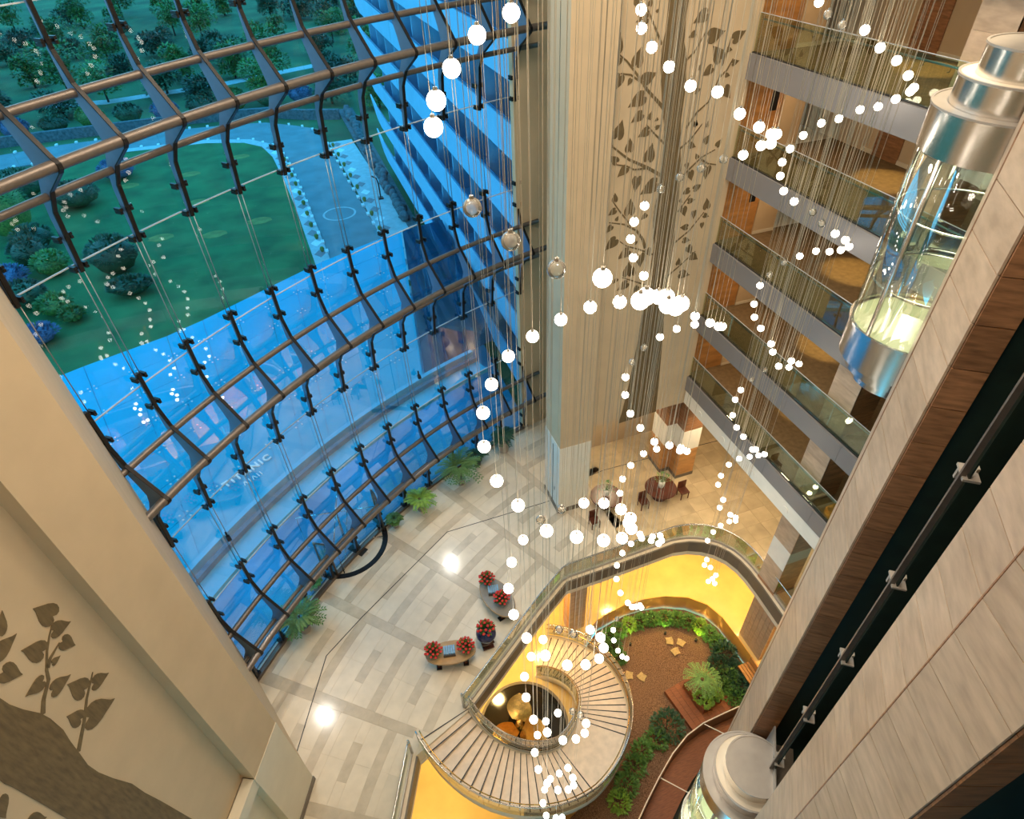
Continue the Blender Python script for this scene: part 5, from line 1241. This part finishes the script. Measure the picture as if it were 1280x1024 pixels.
blob_shrub((-16.3, 55.8), 2.3, 2.0, 2.6, 'leaf_dk', 'dark round bush standing on the lawn')
blob_shrub((-14.8, 51.2), 1.9, 1.0, 1.1, 'leaf_dk', 'low dark hedge next to the round bush on the lawn')
for k, (x, y, r, h, mt, l) in enumerate([(-23.5, 60, 2.0, 2.0, 'leaf_dk', 'dark bush behind the lavender bed'), (-21.5, 57.5, 1.8, 1.6, 'leaf', 'green bush at the lawn edge between lavender beds'), (-24.8, 56.5, 2.4, 1.3, 'lav', 'blue lavender bed left of the lawn'),
        (-22.2, 52, 1.9, 1.8, 'leaf_dk', 'dark leafy bush near the pilaster edge of the lawn'), (-20.0, 50.2, 1.6, 1.2, 'leaf', 'low green bush at the tip of the planting bed'), (-20.4, 46.3, 1.6, .9, 'lav', 'pale lavender clump at the lawn corner'),
        (-18.6, 48.5, 1.0, .8, 'leaf', 'small silver-green clump on the lawn'), (-24, 63.5, 2.2, 1.8, 'leaf_dk', 'dark bush in front of the clipped dome'), (-22, 73, 3.0, 2.0, 'leaf_dk', 'broad dark bush near the driveway bend'),
        (-28, 78, 3.5, 2.4, 'leaf_dk', 'dark bush mass at the driveway bend'), (-19, 80, 2.6, 1.6, 'lav', 'violet flower bed at the driveway bend'), (-33, 72, 3.2, 2.6, 'leaf', 'green bush at the far left of the lawn'), (-26, 50, 2.5, 2.2, 'leaf', 'leafy bush half hidden by the pilaster')]):
    blob_shrub((x, y), r*.86, r*.76, h, mt, l)
for k in range(16):
    x = -66+k*4.6; y = 102.4
    blob_shrub((x, y), 2.1, 1.2, 1.5+random.random(), ('leaf_dk', 'leaf', 'leaf_dk', 'lav')[k % 4], ('dark', 'green', 'dark', 'violet-flowered')[k % 4]+' clipped bush beyond the driveway bend', 'roadside_bush', 'bushes beyond the driveway bend')
solo(MB().band([(-50, 99.2), (-28, 99.4), (-12, 99.2), (-2, 97.3), (2.5, 94), (7, 92)], -.3, .3, -.25, 1.0), 'garden_wall', M['rock'], 'low grey garden wall beyond the driveway', 'wall')
# rocks between pavement and the wing
solo(MB().prism([(7.9, 44.5), (9.25, 44.5), (9.25, 96), (7.2, 96)], -.25, -.04), 'rock_bank', M['rock'], kind='structure')
rk = [with_mat(MB().ball((0, 0, 0), .9, .8, .8, 8, 5, .22).mesh('boulder'), M['rock']) for _ in range(4)]
for k in range(34):
    y = 56+k*1.17; o_ = bpy.data.objects.new('boulder', rk[k % 4]); o_.location = (8.25+random.uniform(-.25, .2), y, .35); o_.rotation_euler = (random.random(), random.random(), random.random()*6)
    s_ = random.uniform(.5, .68); o_.scale = (s_, s_, s_); COL.objects.link(o_); tag(o_, 'grey boulder in the rock bank beside the hotel wing', 'boulder', 'boulders beside the wing')
solo(MB().band([(-70, 118), (-45, 121), (-25, 117), (-8, 120), (10, 127)], -1.3, 1.3, -.25, -.2), 'garden_path', M['paving'], kind='structure')
# trees
def tree_proto(kind):
    t = thing('garden_tree', (0, 0, 0)); h = (4.6, 6.5, 3.2, 5.0)[kind]; r = (2.7, 3.0, 3.0, 2.0)[kind]
    part(MB().tube([(0, 0, -.2), (.1, .05, h*.35), (0, 0, h*.7)], [.22, .16, .06], 7), 'trunk', M['trunk'], t)
    lf = MB(); cl_ = [(random.uniform(-r, r)*.62, random.uniform(-r, r)*.62, h*random.uniform(.22, .9)) for _ in range(11)]
    for c in cl_:
        rr = r*random.uniform(.38, .6)
        for k in range(120):
            a = random.uniform(0, 2*PI); ph = math.acos(random.uniform(-.5, 1)); d = (math.sin(ph)*math.cos(a), math.sin(ph)*math.sin(a), math.cos(ph))
            lf.leafcard((c[0]+d[0]*rr, c[1]+d[1]*rr, c[2]+d[2]*rr*.8), (d[0]+random.uniform(-.7, .7), d[1]+random.uniform(-.7, .7), d[2]*.5+random.uniform(-.5, .3)), .75, .38)
    part(lf, 'crown', M[('leaf_dk', 'leaf', 'leaf_dk', 'leaf')[kind]], t)
    return t
protos = [tree_proto(k) for k in range(4)]
klab = ['round dark tree', 'tall light green tree', 'low spreading dark tree', 'slim green tree']
used = [False]*4
cnt = 0; tpos = [(-2, 106), (7, 100), (10, 110), (13, 95)]
for row in range(14):
    for k in range(16):
        y = 110+row*7.2+random.uniform(-2.5, 2.5); x = -78+k*8.2+random.uniform(-2.5, 2.5)+(row % 2)*4 - row*2.0
        if any(math.hypot(x-q[0], y-q[1]) < 7.4 for q in tpos): continue
        tpos.append((x, y))
        if random.random() < .12: continue
        kd = random.randrange(4)
        o_ = copy_tree(protos[kd]) if used[kd] else protos[kd]; used[kd] = True
        s_ = random.uniform(.7, 1.08); o_.location = (x, y, -.25); o_.scale = (s_, s_, s_); o_.rotation_euler = (0, 0, random.uniform(0, 6.28))
        tag(o_, klab[kd]+' in the wooded grounds beyond the driveway', 'tree', 'wooded grounds: '+klab[kd]+'s')
        cnt += 1
for p, kd, s_ in (((-2, 106), 1, .8), ((7, 100), 0, .8), ((10, 110), 2, 1.0), ((13, 95), 3, .8)):
    o_ = copy_tree(protos[kd]); o_.location = (p[0], p[1], -.25); o_.scale = (s_,)*3; tag(o_, klab[kd]+' just behind the garden wall at the end of the wing', 'tree', 'trees behind the garden wall')

# canopy over the entrance
can = thing('entrance_canopy', (-2, 30, 0), 'broad blue glass entrance canopy with trusses, outside the curved front', 'canopy')
ZC = 5.0
front = [(-17.5, 31.3), (-14.5, 32.8), (-8.7, 34.8), (-.44, 40.0), (3.0, 41.6), (5.9, 42.7)]
back = arc(-56, -24.5, 32.3, 10)
nI, nJ = 12, 7
fr_ = lerp_path(front, nI*10); 
def pathat(path, q):
    seg = [0]
    for k in range(1, len(path)): seg.append(seg[-1]+math.dist(path[k], path[k-1]))
    s_ = q*seg[-1]
    for k in range(1, len(path)):
        if s_ <= seg[k]+1e-6:
            t = (s_-seg[k-1])/(seg[k]-seg[k-1]); return (path[k-1][0]+(path[k][0]-path[k-1][0])*t, path[k-1][1]+(path[k][1]-path[k-1][1])*t)
    return path[-1]
def cpt(i, j):
    a = pathat(back, i/nI); b = pathat(front, i/nI); q = j/nJ
    return (a[0]+(b[0]-a[0])*q, a[1]+(b[1]-a[1])*q)
def shrinkq(P, g):
    c = (sum(p[0] for p in P)/4, sum(p[1] for p in P)/4); return [(p[0]+(c[0]-p[0])*g, p[1]+(c[1]-p[1])*g) for p in P]
for i in range(nI):
    for j in range(nJ):
        P = [cpt(i, j), cpt(i+1, j), cpt(i+1, j+1), cpt(i, j+1)]
        part(MB().prism(shrinkq(P, .012), ZC, ZC+.03), 'glass_panel', M['canopy_glass'], can)
dk_b = arc(-24.3, -16.2, 32.3, 6); dk_f = [(6.0, 42.7), (9.15, 43.4)]
for i in range(3):
    for j in range(nJ):
        P = []
        for ii, jj in ((i, j), (i+1, j), (i+1, j+1), (i, j+1)):
            a = pathat(dk_b, ii/3); b = pathat(dk_f, ii/3); q = jj/nJ; P.append((a[0]+(b[0]-a[0])*q, a[1]+(b[1]-a[1])*q))
        part(MB().prism(shrinkq(P, .012), ZC, ZC+.03), 'dark_glass_panel', M['dark_canopy'], can)
dot = MB()
for sx in (-.16, .16):
    for sy in (-.16, .16): dot.box(sx-.035, sx+.035, sy-.035, sy+.035, 0, .03)
dotm = with_mat(dot.mesh('glass_fitting'), M['kerb'])
for i in range(1, nI):
    for j in range(1, nJ): p = cpt(i, j); inst(dotm, 'glass_fitting', can, (p[0]+2, p[1]-30, ZC+.03), .5)
def truss(a, b, z, n):
    mb = MB(); mb.tube([(*a, z), (*b, z)], .07, 6); mb.tube([(*a, z-.9), (*b, z-.9)], .07, 6)
    for k in range(n):
        p = lambda q: (a[0]+(b[0]-a[0])*q, a[1]+(b[1]-a[1])*q)
        mb.tube([(*p(k/n), z), (*p((k+.5)/n), z-.9), (*p((k+1)/n), z)], .045, 5)
    part(mb, 'truss', M['canopy_steel'], can, False)
for j in (2, 4, 6): truss(cpt(0, j), cpt(nI, j), ZC-.08, 22)
for i in (2, 5, 8, 11): truss(cpt(i, 0), cpt(i, nJ), ZC-.08, 10)
part(MB().band(arc(-56, -19, 32.15, 30), -.12, .12, ZC-.25, ZC+.12), 'gutter_edge', M['gutter'], can)
part(MB().band(arc(-56, -19, 31.35, 30), -.55, .55, ZC-.45, ZC-.32), 'gutter_bed', M['gutter'], can)
part(MB().band(arc(-56, -19, 31.75, 30), -.09, .09, ZC-.31, ZC-.05), 'gutter_shadow_gap', M['gap'], can)
part(MB().band(arc(-56, -19, 30.8, 30), -.05, .05, ZC-.5, ZC-.25), 'gutter_lip', M['gutter'], can)
for i in (1, 4, 7, 10):
    p = cpt(i, 6); part(MB().tube([(*p, -.1), (*p, ZC-1.0)], .14, 10), 'canopy_post', M['canopy_steel'], can)
# sign letters lying on the canopy, readable from inside
def letters(txt, size, loc, rz, name, label):
    c = bpy.data.curves.new(name, 'FONT'); c.body = txt; c.size = size; c.extrude = .03; c.offset = .012; c.space_character = 1.25; c.align_x = 'LEFT'
    o_ = bpy.data.objects.new(name, c); COL.objects.link(o_)
    bpy.context.view_layer.update()
    me = bpy.data.meshes.new_from_object(o_.evaluated_get(bpy.context.evaluated_depsgraph_get()))
    bpy.data.objects.remove(o_)
    me.materials.clear(); me.materials.append(M['sign']); ob = bpy.data.objects.new(name, me); COL.objects.link(ob)
    ob.location = loc; ob.rotation_euler = (0, 0, rz); tag(ob, label, 'sign')
letters('TITANIC', .50, (-6.22, 20.86, ZC+.09), R(31), 'sign_lettering', 'pale TITANIC lettering on the blue canopy')
# second line: too small to read in the photograph, only its strokes show
ss = thing('sign_strokes', (-5.2, 20.8, ZC+.05), 'fine pale strokes of a second sign line on the blue canopy', 'sign')
ca, sa = math.cos(R(31)), math.sin(R(31))
for k, (x, tilt) in enumerate([(0, .35), (.09, -.35), (.26, 0), (.42, .3), (.51, -.3), (.66, 0), (.80, 0)]):
    c0 = (-5.45+ca*x, 20.86+sa*x); up_ = (-sa*math.cos(tilt)+ca*math.sin(tilt), ca*math.cos(tilt)+sa*math.sin(tilt))
    part(MB().obox(c0, up_, .12, .02, ZC+.05, ZC+.08), 'stroke', M['sign'], ss)

# hotel wing running away outside the glass
wg = thing('hotel_wing', (11, 48, 0), 'pale blue hotel wing with stacked balcony parapets, outside the glass', 'building')
XW = 9.3; YN, YF = 26.3, 73.0
for k, zt in enumerate((2.8, 6.1, 9.4, 12.7, 16.0, 19.3, 22.6, 25.9)):
    yf = YF+.8*k
    mb = MB()
    prof = [(YN, zt-1.55), (YN, zt), (yf-3, zt), (yf, zt+.35), (yf+.6, zt+.45), (yf-.5, zt-.2), (yf-2.5, zt-1.2), (yf-4.5, zt-1.55)]
    n = len(prof)
    for x in (XW, XW+.14): mb.v += [(x, y, z) for y, z in prof]
    for t in tessellate_polygon([[Vector((y, z, 0)) for y, z in prof]]): mb.f.append(tuple(t)); mb.f.append(tuple(n+q for q in t))
    for q in range(n): mb.f.append((q, (q+1) % n, n+(q+1) % n, n+q))
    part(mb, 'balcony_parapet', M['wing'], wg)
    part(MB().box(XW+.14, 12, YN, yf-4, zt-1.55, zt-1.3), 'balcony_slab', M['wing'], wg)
    part(MB().tube([(XW+.07, YN, zt+.12), (XW+.07, yf-3, zt+.12)], .045, 6), 'parapet_rail', M['canopy_steel'], wg)
    for j in range(11):
        y = YN+2.0+j*4.2
        if y < yf-5: part(MB().box(XW+.5, 11.4, y, y+.18, zt-1.3, zt+1.75), 'balcony_divider', M['wing'], wg)
    for j in range(11):
        y = YN+.3+j*4.2
        if y < yf-6: part(MB().box(11.35, 11.4, y+.6, y+3.6, zt-1.3, zt+1.1), 'balcony_window', M['wing_dk'], wg)
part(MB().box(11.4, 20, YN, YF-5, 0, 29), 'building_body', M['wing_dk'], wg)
